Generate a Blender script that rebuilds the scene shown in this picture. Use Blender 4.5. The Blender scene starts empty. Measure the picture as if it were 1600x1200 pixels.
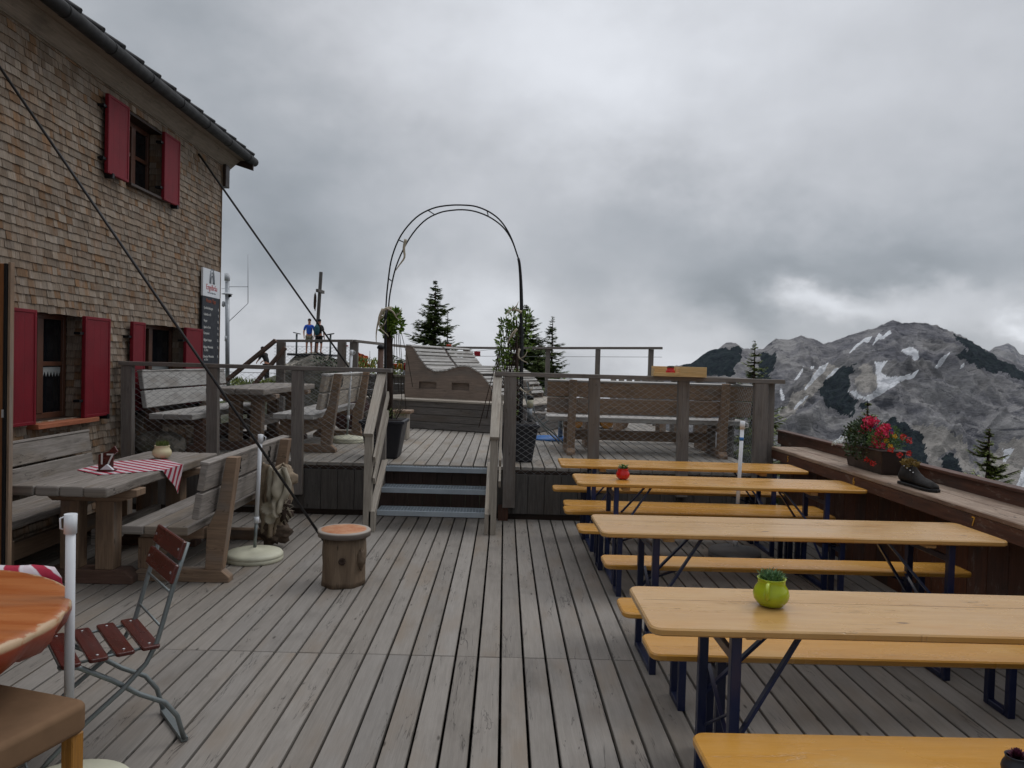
import bpy, math, random
from mathutils import Vector, Matrix, noise
R = math.radians
rnd = random.Random(7)
sc = bpy.context.scene
C = sc.collection

# ------------------------------------------------------------ camera
F = 1200.0                       # focal length in pixels of a 1600 x 1200 frame
EYE = Vector((0, 0, 1.65))
yaw, pitch, roll = math.atan(12/F), math.atan(32/F), R(1.6)
fw = Vector((math.sin(yaw)*math.cos(pitch), math.cos(yaw)*math.cos(pitch), -math.sin(pitch)))
r0 = Vector((math.cos(yaw), -math.sin(yaw), 0)); u0 = r0.cross(fw)
rt = r0*math.cos(roll) + u0*math.sin(roll); up = u0*math.cos(roll) - r0*math.sin(roll)
cam = bpy.data.cameras.new('camera'); camo = bpy.data.objects.new('camera', cam); C.objects.link(camo)
camo.matrix_world = Matrix.Translation(EYE) @ Matrix((rt, up, -fw)).transposed().to_4x4()
cam.sensor_width = 36; cam.lens = 36*F/1600; cam.clip_start = .05; cam.clip_end = 30000
sc.camera = camo
def ray(px, py): return fw*F + rt*(px-800) - up*(py-600)
def atZ(px, py, z): d = ray(px, py); return EYE + d*((z-EYE.z)/d.z)
def atY(px, py, y): d = ray(px, py); return EYE + d*(y/d.y)
def atX(px, py, x): d = ray(px, py); return EYE + d*(x/d.x)
def proj(p):
    d = Vector(p)-EYE; k = d.dot(fw)
    return 800+F*d.dot(rt)/k, 600-F*d.dot(up)/k

# ------------------------------------------------------------ materials
def lin(h):
    h = h.lstrip('#'); c = [int(h[i:i+2], 16)/255 for i in (0, 2, 4)]
    return tuple(x/12.92 if x <= .04045 else ((x+.055)/1.055)**2.4 for x in c) + (1,)
class NT:
    def __init__(s, name):
        s.m = bpy.data.materials.new(name); s.m.use_nodes = True; s.t = s.m.node_tree
        s.t.nodes.clear(); s.out = s.n('ShaderNodeOutputMaterial'); s.b = s.n('ShaderNodeBsdfPrincipled')
        s.l(s.b.outputs[0], s.out.inputs[0])
    def n(s, k, **kw):
        x = s.t.nodes.new(k)
        for a, b in kw.items(): setattr(x, a, b)
        return x
    def l(s, a, b): s.t.links.new(a, b)
    def put(s, v, sock):
        if hasattr(v, 'is_linked') or hasattr(v, 'links'): s.l(v, sock)
        else: sock.default_value = v
    def math(s, op, a, b=0.0, clamp=False):
        x = s.n('ShaderNodeMath', operation=op); x.use_clamp = clamp
        s.put(a, x.inputs[0]); s.put(b, x.inputs[1]); return x.outputs[0]
    def vm(s, op, a, b=(0, 0, 0)):
        x = s.n('ShaderNodeVectorMath', operation=op); s.put(a, x.inputs[0]); s.put(b, x.inputs[1])
        return x.outputs['Value'] if op in ('DOT_PRODUCT', 'LENGTH', 'DISTANCE') else x.outputs[0]
    def mix(s, f, a, b, blend='MIX'):
        x = s.n('ShaderNodeMix', data_type='RGBA', blend_type=blend)
        s.put(f, x.inputs[0]); s.put(a, x.inputs[6]); s.put(b, x.inputs[7]); return x.outputs[2]
    def noise(s, v, scale, detail=4, rough=.55, dist=0.0):
        x = s.n('ShaderNodeTexNoise'); s.put(v, x.inputs['Vector'])
        x.inputs['Scale'].default_value = scale; x.inputs['Detail'].default_value = detail
        x.inputs['Roughness'].default_value = rough; x.inputs['Distortion'].default_value = dist
        return x.outputs[0]
    def ramp(s, v, lo, hi, a=0.0, b=1.0, smooth=True):
        x = s.n('ShaderNodeMapRange'); x.interpolation_type = 'SMOOTHSTEP' if smooth else 'LINEAR'
        s.put(v, x.inputs[0]); x.inputs[1].default_value = lo; x.inputs[2].default_value = hi
        x.inputs[3].default_value = a; x.inputs[4].default_value = b; return x.outputs[0]
    def bump(s, h, strength=.3, dist=.01):
        x = s.n('ShaderNodeBump'); s.l(h, x.inputs['Height'])
        x.inputs['Strength'].default_value = strength; x.inputs['Distance'].default_value = dist
        s.l(x.outputs[0], s.b.inputs['Normal'])
    def fin(s, col, rough=.6, metal=0.0, spec=.5):
        s.put(col, s.b.inputs['Base Color']); s.put(rough, s.b.inputs['Roughness'])
        s.b.inputs['Metallic'].default_value = metal; s.b.inputs['Specular IOR Level'].default_value = spec
        return s.m
M = {}
def wood(name, c1, c2, c3=None, rough=.75, var=.35, crack=.5, knots=True, grain=1.0, stain=.25, spec=.3, patch=0.0, gfa=.28):
    """weathered timber: u of the uv map runs along the grain, in metres"""
    t = NT(name); uv = t.n('ShaderNodeUVMap').outputs[0]; isl = t.n('ShaderNodeNewGeometry').outputs['Random Per Island']
    off = t.n('ShaderNodeCombineXYZ'); t.l(t.math('MULTIPLY', isl, 37.0), off.inputs[0]); t.l(t.math('MULTIPLY', isl, 91.0), off.inputs[2])
    p = t.vm('ADD', uv, off.outputs[0])
    pg = t.vm('MULTIPLY', p, (2.0, 22.0, 1.0))
    g = t.noise(pg, 2.0*grain, 6, .65, .35)
    gf = t.noise(t.vm('MULTIPLY', p, (3.0, 140.0, 1.0)), 1.6, 3, .6)
    col = t.mix(t.ramp(g, .3, .7), lin(c1), lin(c2))
    if c3: col = t.mix(t.ramp(t.noise(t.vm('MULTIPLY', p, (1.0, 3.0, 1.0)), 1.3, 3), .5, .72), col, lin(c3))
    hs = t.n('ShaderNodeHueSaturation'); t.l(col, hs.inputs['Color'])
    r2 = t.math('FRACT', t.math('MULTIPLY', isl, 17.37))
    t.l(t.math('ADD', t.math('MULTIPLY', isl, var), 1-var*.5), hs.inputs['Value'])
    t.l(t.math('ADD', t.math('MULTIPLY', r2, var), 1-var*.5), hs.inputs['Saturation'])
    col = hs.outputs[0]
    col = t.mix(t.math('MULTIPLY', t.ramp(gf, .35, .7), gfa), col, (.04, .035, .03, 1))
    st = t.noise(t.vm('MULTIPLY', p, (1.0, 1.6, 1.0)), 2.3, 5, .6)
    col = t.mix(t.math('MULTIPLY', t.ramp(st, .5, .75), stain), col, (.05, .045, .04, 1))
    h = t.math('ADD', g, t.math('MULTIPLY', gf, .5))
    if crack:
        cw = t.noise(t.vm('MULTIPLY', p, (1.3, 14.0, 1.0)), 1.0, 4, .6, .6)
        line = t.math('SUBTRACT', 1.0, t.ramp(t.math('ABSOLUTE', t.math('SUBTRACT', cw, .5)), 0.0, .012))
        gate = t.ramp(t.noise(t.vm('MULTIPLY', p, (1.1, 5.0, 1.0)), 1.7, 2), .52, .6)
        ck = t.math('MULTIPLY', line, gate)
        col = t.mix(t.math('MULTIPLY', ck, crack), col, (.012, .01, .009, 1)); h = t.math('SUBTRACT', h, t.math('MULTIPLY', ck, 2.0))
    if knots:
        v = t.n('ShaderNodeTexVoronoi'); t.l(t.vm('MULTIPLY', p, (1.6, 5.0, 1.0)), v.inputs['Vector']); v.inputs['Scale'].default_value = 1.5
        kn = t.math('SUBTRACT', 1.0, t.ramp(v.outputs['Distance'], .03, .075))
        col = t.mix(t.math('MULTIPLY', kn, .7), col, (.02, .014, .01, 1))
    if patch:
        pw = t.ramp(t.noise(t.vm('MULTIPLY', p, (1.0, 2.5, 1.0)), 6.0, 6, .7), .58, .66)
        col = t.mix(t.math('MULTIPLY', pw, patch), col, lin('#b7aea0'))
    t.bump(h, .35, .004)
    M[name] = t.fin(col, t.ramp(st, .3, .8, rough-.1, min(1, rough+.12)), 0, spec); return M[name]
def plain(name, c, rough=.5, metal=0.0, var=.12, spec=.5, nscale=9.0, bump=0.0, dirt=.15):
    t = NT(name); p = t.n('ShaderNodeTexCoord').outputs['Object']
    n = t.noise(p, nscale, 5, .6); n2 = t.noise(p, nscale*.3, 3)
    col = t.mix(t.ramp(n, .3, .7, 0, var*2), lin(c), tuple(x*.55 for x in lin(c)[:3])+(1,))
    col = t.mix(t.ramp(n2, .5, .8, 0, dirt), col, (.06, .05, .04, 1))
    if bump: t.bump(n, bump, .01)
    M[name] = t.fin(col, t.ramp(n, .3, .7, max(.02, rough-.08), min(1, rough+.08)), metal, spec); return M[name]

wood('deck_wood', '#817b74', '#8b857e', '#83796e', var=.26, crack=.6, stain=.22, gfa=.10)
wood('upper_deck_wood', '#8b857d', '#99938b', '#8b8073', var=.2, crack=.5, stain=.25, gfa=.12)
wood('rail_wood', '#6f6863', '#827b75', '#756a60', var=.15, crack=.5, stain=.3)
wood('pale_wood', '#9a9186', '#aea597', '#9b8d7c', var=.15, crack=.3, stain=.25)
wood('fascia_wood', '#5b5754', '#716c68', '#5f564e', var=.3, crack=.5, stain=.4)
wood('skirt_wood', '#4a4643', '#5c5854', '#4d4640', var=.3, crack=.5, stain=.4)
wood('timber_grey', '#7d766e', '#99918a', '#84786a', var=.2, crack=.7, stain=.35)
wood('timber_brown', '#806752', '#947a61', '#857a70', var=.2, crack=.7, stain=.35)
wood('timber_red', '#5d4438', '#74584a', '#5b5048', var=.2, crack=.5, stain=.3)
wood('timber_white', '#a3a09c', '#bab7b2', '#908a83', var=.12, crack=.5, stain=.2)
wood('parapet_wood', '#4a2c1f', '#5f3a29', '#3d2a22', var=.2, crack=.4, stain=.4, rough=.6, patch=.15)
wood('shelf_wood', '#87715f', '#a08b78', '#6d4f3d', var=.15, crack=.8, stain=.4, patch=.3)
wood('riser_wood', '#3a2c26', '#493932', var=.2, crack=.2, stain=.3)
wood('dark_wood', '#2d2019', '#3d2c22', var=.2, crack=.2, stain=.3, rough=.5)
wood('door_wood', '#7a4a26', '#8d5a30', var=.1, crack=.2, knots=False, rough=.45)
wood('beer_wood', '#c08a3a', '#c89448', '#c79a54', var=.05, crack=.12, knots=True, stain=.06, gfa=.08, rough=.27, spec=.5, grain=.6)
wood('beer_wood_worn', '#b98e55', '#c49c63', '#be8c49', var=.06, crack=.4, knots=True, stain=.08, gfa=.08, rough=.26, spec=.5, grain=.6)
wood('crate_wood', '#d0ac74', '#dcbd8a', var=.1, crack=.1, stain=.05)
wood('lounger_side', '#7f6f63', '#938275', '#7f756d', var=.12, crack=.3, stain=.3, knots=False)
wood('red_slat', '#4b1b16', '#5b231b', var=.1, crack=.1, knots=False, rough=.3, spec=.5, stain=.1)
wood('ochre_wood', '#a4702a', '#b9823a', var=.05, crack=.1, knots=False, rough=.4)
wood('sill_wood', '#9a5536', '#b06a48', '#8a5c44', var=.1, crack=.3)
wood('soffit_wood', '#857a6d', '#968b7e', '#776c60', var=.12, crack=.3, stain=.4)
wood('log_bark', '#6f5c4a', '#87735d', '#7d7469', var=.1, crack=.6, stain=.5, grain=.7)
plain('under_dark', '#0d0b0a', .95, 0, .1)  # near-black colour stands in for the shade below the deck boards
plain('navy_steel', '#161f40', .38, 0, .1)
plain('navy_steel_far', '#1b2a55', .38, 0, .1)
plain('galvanised', '#8b9094', .42, .75, .15)
plain('grating', '#a3adb5', .45, .35, .12)
plain('grey_steel', '#7f8686', .45, .55, .12)
plain('dark_steel', '#17181b', .5, .4, .1)
plain('rope_black', '#1f1c1c', .6, 0, .1)
plain('white_paint', '#d9dbde', .4, 0, .06, dirt=.25)
plain('cream_plastic', '#cfcdb6', .5, 0, .1, dirt=.3)
plain('grey_plastic', '#8b8d8e', .5, 0, .1, dirt=.3)
plain('pot_black', '#24252c', .5, 0, .1)
plain('trough', '#2f211c', .5, 0, .15)
plain('lime_glaze', '#a5b324', .12, 0, .12, nscale=14)
plain('red_glaze', '#c4211d', .12, 0, .08)
plain('cream_glaze', '#d9cda6', .18, 0, .08)
plain('soil', '#1d150f', .95, 0, .3, nscale=60, bump=.6)
plain('boot_leather', '#171210', .9, 0, .25, nscale=30, bump=.3)
plain('fleece', '#8d7436', .95, 0, .3, nscale=80, bump=.8)
plain('suede', '#7c6149', .9, 0, .2, nscale=7, bump=.1, spec=.15, dirt=.35)
plain('glass_dark', '#14161a', .06, 0, .05)
plain('curtain', '#8d9190', .9, 0, .05)
plain('window_frame', '#5a3a2b', .4, 0, .12)
plain('gutter', '#0f0f10', .75, 0, .15)
plain('roof_tile', '#1f1f21', .6, 0, .2)
plain('mast_metal', '#a5aaae', .45, .5, .12)
plain('mast_white', '#cfd3d6', .5, 0, .08)
plain('bone', '#b9ad97', .6, 0, .15, nscale=20)
plain('bark', '#3a2a20', .9, 0, .3, nscale=20, bump=.7)
plain('wire', '#8b8e90', .4, .6, .05)
plain('twig', '#3d3528', .8, 0, .2)
plain('blue_plastic', '#2f6fb5', .4, 0, .08)
plain('sign_white', '#dfe2e6', .4, 0, .03, dirt=.06)
plain('sign_black', '#22262f', .6, 0, .08)
plain('letter_white', '#d6d6d2', .7, 0, .05, dirt=0)
plain('letter_red', '#b5262c', .6, 0, .02, dirt=0)
plain('letter_grey', '#82878d', .6, 0, .02, dirt=0)
plain('letter_orange', '#a5553a', .6, 0, .02, dirt=0)
plain('letter_yellow', '#d39a33', .6, 0, .1, dirt=.1)
plain('letter_black', '#191513', .8, 0, .02, dirt=0)
plain('barrel_red', '#38150f', .6, 0, .15)
plain('canvas', '#9c8a74', .9, 0, .35, nscale=14, bump=.6)
plain('canvas_dark', '#5b4c3f', .95, 0, .35, nscale=18, bump=.6)
plain('petal_cloth', '#a89f8d', .9, 0, .1, nscale=20)
plain('skin', '#b67d63', .6, 0, .06)
plain('blue_shirt', '#1d56c0', .8, 0, .1)
plain('khaki', '#7b7564', .85, 0, .1)
plain('black_cloth', '#15161a', .85, 0, .1)
plain('teal_cloth', '#1f4f5b', .8, 0, .12)
plain('hair', '#2a1c15', .8, 0, .1)
plain('shoe', '#20201f', .7, 0, .1)
plain('orange_cloth', '#c4501e', .85, 0, .15)
plain('yellow_cloth', '#c99b26', .85, 0, .15)
plain('flag_red', '#a81f2d', .8, 0, .08)
plain('flag_orange', '#cf4a24', .8, 0, .08)
plain('flag_white', '#ccd0d2', .8, 0, .08)
plain('lamp_glass', '#b9b69a', .15, 0, .05)
plain('red_shutter_screw', '#c9c9c9', .35, .6, .05)
def leafmat(name, c1, c2, rough=.5):
    t = NT(name); isl = t.n('ShaderNodeNewGeometry').outputs['Random Per Island']
    col = t.mix(isl, lin(c1), lin(c2)); t.b.inputs['Subsurface Weight'].default_value = 0
    M[name] = t.fin(col, rough, 0, .3)
leafmat('conifer', '#3c4e2b', '#7f8f55'); leafmat('conifer_near', '#4c5c28', '#8d984c')
leafmat('vine_leaf', '#3f5a1c', '#7a9437'); leafmat('dark_leaf', '#24331f', '#4a5d3b')
leafmat('bright_leaf', '#385226', '#5f7f3c'); leafmat('grass_leaf', '#44582a', '#7d8a4e')
leafmat('mug_leaf', '#2f4f2c', '#6c8f5f'); leafmat('pink_petal', '#c5184a', '#e8476f'); leafmat('red_petal', '#a81c1c', '#d23a30')
leafmat('yellow_petal', '#b98d1b', '#dab53a'); leafmat('white_petal', '#b9bbb2', '#dadcd4'); leafmat('purple_leaf', '#3b1626', '#6a3348')
leafmat('violet_petal', '#41306b', '#6a4f95')
def shutter_mat():
    t = NT('shutter_red'); uv = t.n('ShaderNodeUVMap').outputs[0]; p = t.n('ShaderNodeTexCoord').outputs['Object']
    n = t.noise(p, 5, 4)
    col = t.mix(t.ramp(n, .35, .7, 0, .5), lin('#76101f'), lin('#620e1a'))
    x = t.n('ShaderNodeSeparateXYZ'); t.l(uv, x.inputs[0])
    f = t.math('FRACT', t.math('MULTIPLY', x.outputs[1], 8.5))
    g = t.ramp(t.math('ABSOLUTE', t.math('SUBTRACT', f, .5)), .47, .495)
    col = t.mix(t.math('MULTIPLY', g, .35), col, lin('#3a0a12')); t.bump(t.math('SUBTRACT', 1.0, g), .5, .004)
    M['shutter'] = t.fin(col, .6, 0, .3)
shutter_mat()
def shingle_mat():
    t = NT('shingle'); uv = t.n('ShaderNodeUVMap').outputs[0]; isl = t.n('ShaderNodeNewGeometry').outputs['Random Per Island']
    off = t.n('ShaderNodeCombineXYZ'); t.l(t.math('MULTIPLY', isl, 37.0), off.inputs[0]); t.l(t.math('MULTIPLY', isl, 53.0), off.inputs[1])
    p = t.vm('ADD', uv, off.outputs[0])
    g = t.noise(t.vm('MULTIPLY', p, (3.0, 60.0, 1.0)), 1.5, 5, .65)
    r2 = t.math('FRACT', t.math('MULTIPLY', isl, 13.77)); r3 = t.math('FRACT', t.math('MULTIPLY', isl, 71.3))
    col = t.mix(r2, lin('#7f6e5d'), lin('#978a7b'))
    col = t.mix(t.ramp(isl, .66, .95), col, lin('#84674c'))
    col = t.mix(t.ramp(t.noise(t.vm('MULTIPLY', p, (4.0, 12.0, 1.0)), 1.0, 4), .45, .7, 0, .5), col, lin('#a1988f'))
    col = t.mix(t.ramp(g, .4, .75, 0, .65), col, lin('#4a3a30'))
    hs = t.n('ShaderNodeHueSaturation'); t.l(col, hs.inputs['Color']); t.l(t.ramp(r3, 0, 1, .78, 1.18, False), hs.inputs['Value'])
    t.bump(g, .5, .004); M['shingle'] = t.fin(hs.outputs[0], .85, 0, .2)
shingle_mat()
def stripe_mat():
    t = NT('stripe_cloth'); uv = t.n('ShaderNodeUVMap').outputs[0]; x = t.n('ShaderNodeSeparateXYZ'); t.l(uv, x.inputs[0])
    f = t.math('FRACT', t.math('MULTIPLY', x.outputs[0], 13.0))
    a = t.math('MULTIPLY', t.ramp(f, .02, .08), t.math('SUBTRACT', 1.0, t.ramp(f, .50, .58)))
    a2 = t.math('MULTIPLY', t.ramp(f, .66, .68), t.math('SUBTRACT', 1.0, t.ramp(f, .9, .94)))
    w = t.noise(uv, 300, 2)
    col = t.mix(t.math('MAXIMUM', a, t.math('MULTIPLY', a2, .12)), lin('#cfc7cb'), lin('#a32f44'))
    t.bump(w, .2, .002); M['stripe'] = t.fin(col, .9, 0, .2)
stripe_mat()
def orange_top():
    t = NT('orange_top'); p = t.n('ShaderNodeTexCoord').outputs['Object']; uv = t.vm('MULTIPLY', p, (.9, 9.0, 1.0))
    g = t.noise(uv, 1.6, 6, .6, .3)
    col = t.mix(t.ramp(g, .3, .7), lin('#9b5020'), lin('#b06c38'))
    col = t.mix(t.ramp(t.noise(t.vm('MULTIPLY', p, (1.2, 5, 1)), 1.1, 3), .48, .7, 0, .5), col, lin('#96694a'))
    flat = t.vm('MULTIPLY', p, (1, 1, 0)); r = t.vm('LENGTH', flat)
    rr = t.math('ADD', r, t.math('MULTIPLY', t.math('SUBTRACT', t.noise(p, 7, 6, .75), .5), .10))
    col = t.mix(t.ramp(rr,   .628, .638, 0, .75), col, lin('#c3ad8c'))
    z = t.n('ShaderNodeSeparateXYZ'); t.l(p, z.inputs[0])
    col = t.mix(t.ramp(z.outputs[2], .752, .738, 0, 1), col, lin('#93391a'))
    sp = t.ramp(t.noise(p, 5, 3), .685, .71); col = t.mix(sp, col, lin('#b7a184'))
    t.bump(g, .2, .004); M['orange_top'] = t.fin(col, t.ramp(g, .3, .7, .28, .42), 0, .5)
orange_top()
def log_end():
    t = NT('stump_top'); p = t.n('ShaderNodeTexCoord').outputs['Object']
    flat = t.vm('MULTIPLY', p, (1, 1, 0)); r = t.math('ADD', t.vm('LENGTH', flat), t.math('MULTIPLY', t.noise(p, 6, 3), .03))
    col = t.mix(t.ramp(t.noise(p, 8, 5, .7), .4, .65), lin('#ad6a40'), lin('#bd8c68'))
    col = t.mix(t.ramp(r, .172, .188), col, lin('#a39a90'))
    rings = t.math('SINE', t.math('MULTIPLY', r, 700.0)); col = t.mix(t.ramp(rings, 0, 1, 0, .12), col, lin('#7a4a2c'))
    z = t.n('ShaderNodeSeparateXYZ'); t.l(p, z.inputs[0])
    col = t.mix(t.ramp(z.outputs[2], .396, .39, 0, 1), col, lin('#6f655d'))
    M['stump_top'] = t.fin(col, .6, 0, .4)
log_end()
def rockmat():
    t = NT('rock'); p = t.n('ShaderNodeTexCoord').outputs['Object']
    n = t.noise(p, 1.8, 8, .7, .4); n2 = t.noise(p, 6, 6, .7)
    col = t.mix(t.ramp(n, .35, .65), lin('#5d5850'), lin('#8d877c'))
    col = t.mix(t.ramp(n2, .5, .62, 0, .7), col, lin('#b0a99c')); col = t.mix(t.ramp(n2, .38, .3, 0, .7), col, lin('#34302a'))
    col = t.mix(t.ramp(t.noise(p, .9, 4), .52, .62, 0, .6), col, lin('#454a2b'))
    t.bump(n, .9, .12); M['rock'] = t.fin(col, .9, 0, .2)
rockmat()
def groundmat():
    t = NT('ground'); p = t.n('ShaderNodeTexCoord').outputs['Object']
    n = t.noise(p, .35, 8, .7); n2 = t.noise(p, 2.5, 6, .7)
    col = t.mix(t.ramp(n, .4, .6), lin('#3f4526'), lin('#6d6a5e')); col = t.mix(t.ramp(n2, .45, .7, 0, .6), col, lin('#2f3a20'))
    t.bump(n2, .6, .1); M['ground'] = t.fin(col, .95, 0, .2)
groundmat()
def mountmat():
    t = NT('mountain_rock'); p = t.n('ShaderNodeTexCoord').outputs['Object']
    at = t.n('ShaderNodeAttribute'); at.attribute_name = 'cover'; s = t.n('ShaderNodeSeparateXYZ'); t.l(at.outputs['Vector'], s.inputs[0])
    mp = t.n('ShaderNodeMapping'); t.l(p, mp.inputs[0]); mp.inputs['Rotation'].default_value = (R(20), R(50), R(15)); mp.inputs['Scale'].default_value = (.6, 1.0, 1.7)
    ps = mp.outputs[0]
    n = t.noise(ps, .0045, 10, .68, 1.4); n2 = t.noise(ps, .016, 9, .7, 1.0); n3 = t.noise(p, .10, 6, .75); n4 = t.noise(p, .0035, 4)
    col = t.mix(t.ramp(n, .38, .62), lin('#77767c'), lin('#adaaa9'))
    col = t.mix(t.ramp(n2, .54, .68, 0, .45), col, lin('#bfbbb7')); col = t.mix(t.ramp(n2, .46, .36, 0, .85), col, lin('#4e4f57'))
    col = t.mix(t.ramp(n4, .5, .6, 0, .4), col, lin('#5d5a52'))
    col = t.mix(t.ramp(n3, .6, .7, 0, .3), col, lin('#4a4a50')); col = t.mix(t.ramp(n3, .4, .32, 0, .2), col, lin('#a5a19d'))
    sc_ = t.ramp(t.math('ADD', s.outputs[2], t.math('MULTIPLY', t.math('SUBTRACT', n2, .5), 1.2)), .42, .65, 0, .8); col = t.mix(sc_, col, lin('#bcb5ac'))
    fo = t.math('ADD', s.outputs[1], t.math('MULTIPLY', t.math('SUBTRACT', t.noise(p, .03, 9, .85), .5), 2.4))
    fc = t.mix(t.ramp(n3, .4, .65), lin('#16212d'), lin('#2a3a38')); col = t.mix(t.ramp(fo, .5, .58), col, fc)
    sn = t.math('ADD', s.outputs[0], t.math('MULTIPLY', t.math('SUBTRACT', t.noise(ps, .05, 6, .7), .5), .55))
    col = t.mix(t.ramp(sn, .40, .47), col, lin('#fbfcff'))
    t.bump(t.math('ADD', t.math('MULTIPLY', n2, 1.6), t.math('MULTIPLY', n3, .8)), 1.0, 16.0); M['mountain'] = t.fin(col, .95, 0, .1)
mountmat()

# ------------------------------------------------------------ mesh builder
class MB:
    def __init__(s): s.v = []; s.f = []; s.uv = []; s.mi = []; s.sm = []; s.cur = 0
    def face(s, idx, uvs, smooth=False): s.f.append(idx); s.uv.append(uvs); s.mi.append(s.cur); s.sm.append(smooth)
    def hexa(s, pts, L=None, rot=None):
        """8 corners: bottom 4 ccw then top 4; u runs along the longest edge"""
        b = len(s.v); s.v += [tuple(p) for p in pts]; pts = [Vector(p) for p in pts]
        e = [(pts[1]-pts[0]), (pts[3]-pts[0]), (pts[4]-pts[0])]; l = [x.length for x in e]
        ax = l.index(max(l)) if L is None else L
        o = [k for k in range(3) if k != ax]; ou, ov = rnd.random()*50, rnd.random()*50
        prm = [(0, 0, 0), (1, 0, 0), (1, 1, 0), (0, 1, 0), (0, 0, 1), (1, 0, 1), (1, 1, 1), (0, 1, 1)]
        for q, fixed in (((0, 3, 2, 1), 2), ((4, 5, 6, 7), 2), ((0, 1, 5, 4), 1), ((2, 3, 7, 6), 1), ((1, 2, 6, 5), 0), ((3, 0, 4, 7), 0)):
            uvs = []
            for i in q:
                c = [prm[i][k]*l[k] for k in range(3)]
                if fixed == ax: uvs.append((ou+c[o[0]]*.15, ov+c[o[1]]))
                else:
                    w = o[0] if fixed == o[1] else o[1]; uvs.append((ou+c[ax], ov+c[w]+(0 if w == o[0] else 3.3)))
            s.face([b+i for i in q], uvs)
    def box(s, c, d, rot=None, L=None):
        c = Vector(c); hx, hy, hz = d[0]/2, d[1]/2, d[2]/2
        pts = [Vector(p) for p in ((-hx, -hy, -hz), (hx, -hy, -hz), (hx, hy, -hz), (-hx, hy, -hz), (-hx, -hy, hz), (hx, -hy, hz), (hx, hy, hz), (-hx, hy, hz))]
        if rot is not None: pts = [rot @ p for p in pts]
        s.hexa([c+p for p in pts], L); return s
    def bb(s, x0, x1, y0, y1, z0, z1, L=None): return s.box(((x0+x1)/2, (y0+y1)/2, (z0+z1)/2), (x1-x0, y1-y0, z1-z0), None, L)
    def beam(s, a, b, w, h, upv=(0, 0, 1)):
        a, b = Vector(a), Vector(b); d = (b-a).normalized(); upv = Vector(upv)
        x = d.cross(upv)
        if x.length < 1e-4: x = d.cross(Vector((0, 1, 0)))
        x.normalize(); z = x.cross(d)
        pts = []
        for zz in (-h/2, h/2):
            for q, xx in ((a, -w/2), (a, w/2), (b, w/2), (b, -w/2)): pts.append(q+x*xx+z*zz)
        s.hexa(pts, 1); return s
    def tube(s, pts, r, seg=8, cap=True, closed=False):
        pts = [Vector(p) for p in pts]; n = len(pts); rr = r if isinstance(r, (list, tuple)) else [r]*n
        b = len(s.v); prev = None; acc = 0; us = []
        for i, p in enumerate(pts):
            if closed: d = pts[(i+1) % n]-pts[i-1]
            else: d = pts[min(i+1, n-1)]-pts[max(i-1, 0)]
            d.normalize()
            if prev is None:
                q = Vector((0, 0, 1)) if abs(d.z) < .9 else Vector((1, 0, 0)); x = d.cross(q).normalized()
            else: x = (prev - d*prev.dot(d)).normalized()
            prev = x; y = d.cross(x)
            if i: acc += (pts[i]-pts[i-1]).length
            us.append(acc)
            for k in range(seg):
                a = 2*math.pi*k/seg; s.v.append(tuple(p+(x*math.cos(a)+y*math.sin(a))*rr[i]))
        m = n if closed else n-1
        for i in range(m):
            j = (i+1) % n
            for k in range(seg):
                k2 = (k+1) % seg
                s.face([b+i*seg+k, b+i*seg+k2, b+j*seg+k2, b+j*seg+k], [(us[i], k/seg*.2), (us[i], (k+1)/seg*.2), (us[j], (k+1)/seg*.2), (us[j], k/seg*.2)], True)
        if cap and not closed:
            s.face([b+k for k in range(seg)][::-1], [(0, 0)]*seg); s.face([b+(n-1)*seg+k for k in range(seg)], [(0, 0)]*seg)
        return s
    def lathe(s, prof, c=(0, 0, 0), seg=24, sq=1.0, wob=0.0):
        """prof: list of (r, z)"""
        b = len(s.v); c = Vector(c); n = len(prof)
        for i, (r, z) in enumerate(prof):
            for k in range(seg):
                a = 2*math.pi*k/seg; w = 1+wob*noise.noise(Vector((math.cos(a)*2, math.sin(a)*2, z*2.0)))
                s.v.append((c.x+r*w*math.cos(a), c.y+r*w*math.sin(a)*sq, c.z+z))
        for i in range(n-1):
            for k in range(seg):
                k2 = (k+1) % seg
                s.face([b+i*seg+k, b+i*seg+k2, b+(i+1)*seg+k2, b+(i+1)*seg+k], [(prof[i][1], k/seg), (prof[i][1], (k+1)/seg), (prof[i+1][1], (k+1)/seg), (prof[i+1][1], k/seg)], True)
        for i, rv in ((0, True), (n-1, False)):
            if prof[i][0] > 1e-4:
                q = [b+i*seg+k for k in range(seg)]; u = [(s.v[j][0], s.v[j][1]) for j in q]
                s.face(q[::-1] if rv else q, u[::-1] if rv else u)
        return s
    def prism(s, poly, a, b, axis='z'):
        """poly: 2-d outline; extruded between a and b along axis"""
        def P(u, v, w): return {'z': (u, v, w), 'y': (u, w, v), 'x': (w, u, v)}[axis]
        n = len(poly); o = len(s.v); ou, ov = rnd.random()*50, rnd.random()*50
        for w in (a, b): s.v += [P(u, v, w) for u, v in poly]
        U = [(ou+u, ov+v) for u, v in poly]
        s.face([o+i for i in range(n)][::-1], U[::-1]); s.face([o+n+i for i in range(n)], U)
        acc = 0
        for i in range(n):
            j = (i+1) % n; l = math.dist(poly[i], poly[j])
            s.face([o+i, o+j, o+n+j, o+n+i], [(ou+acc, ov), (ou+acc+l, ov), (ou+acc+l, ov+abs(b-a)), (ou+acc, ov+abs(b-a))]); acc += l
        return s
    def quad(s, a, b, c, d, uvs=None):
        o = len(s.v); s.v += [tuple(a), tuple(b), tuple(c), tuple(d)]; s.face([o, o+1, o+2, o+3], uvs or [(0, 0), (1, 0), (1, 1), (0, 1)])
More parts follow.
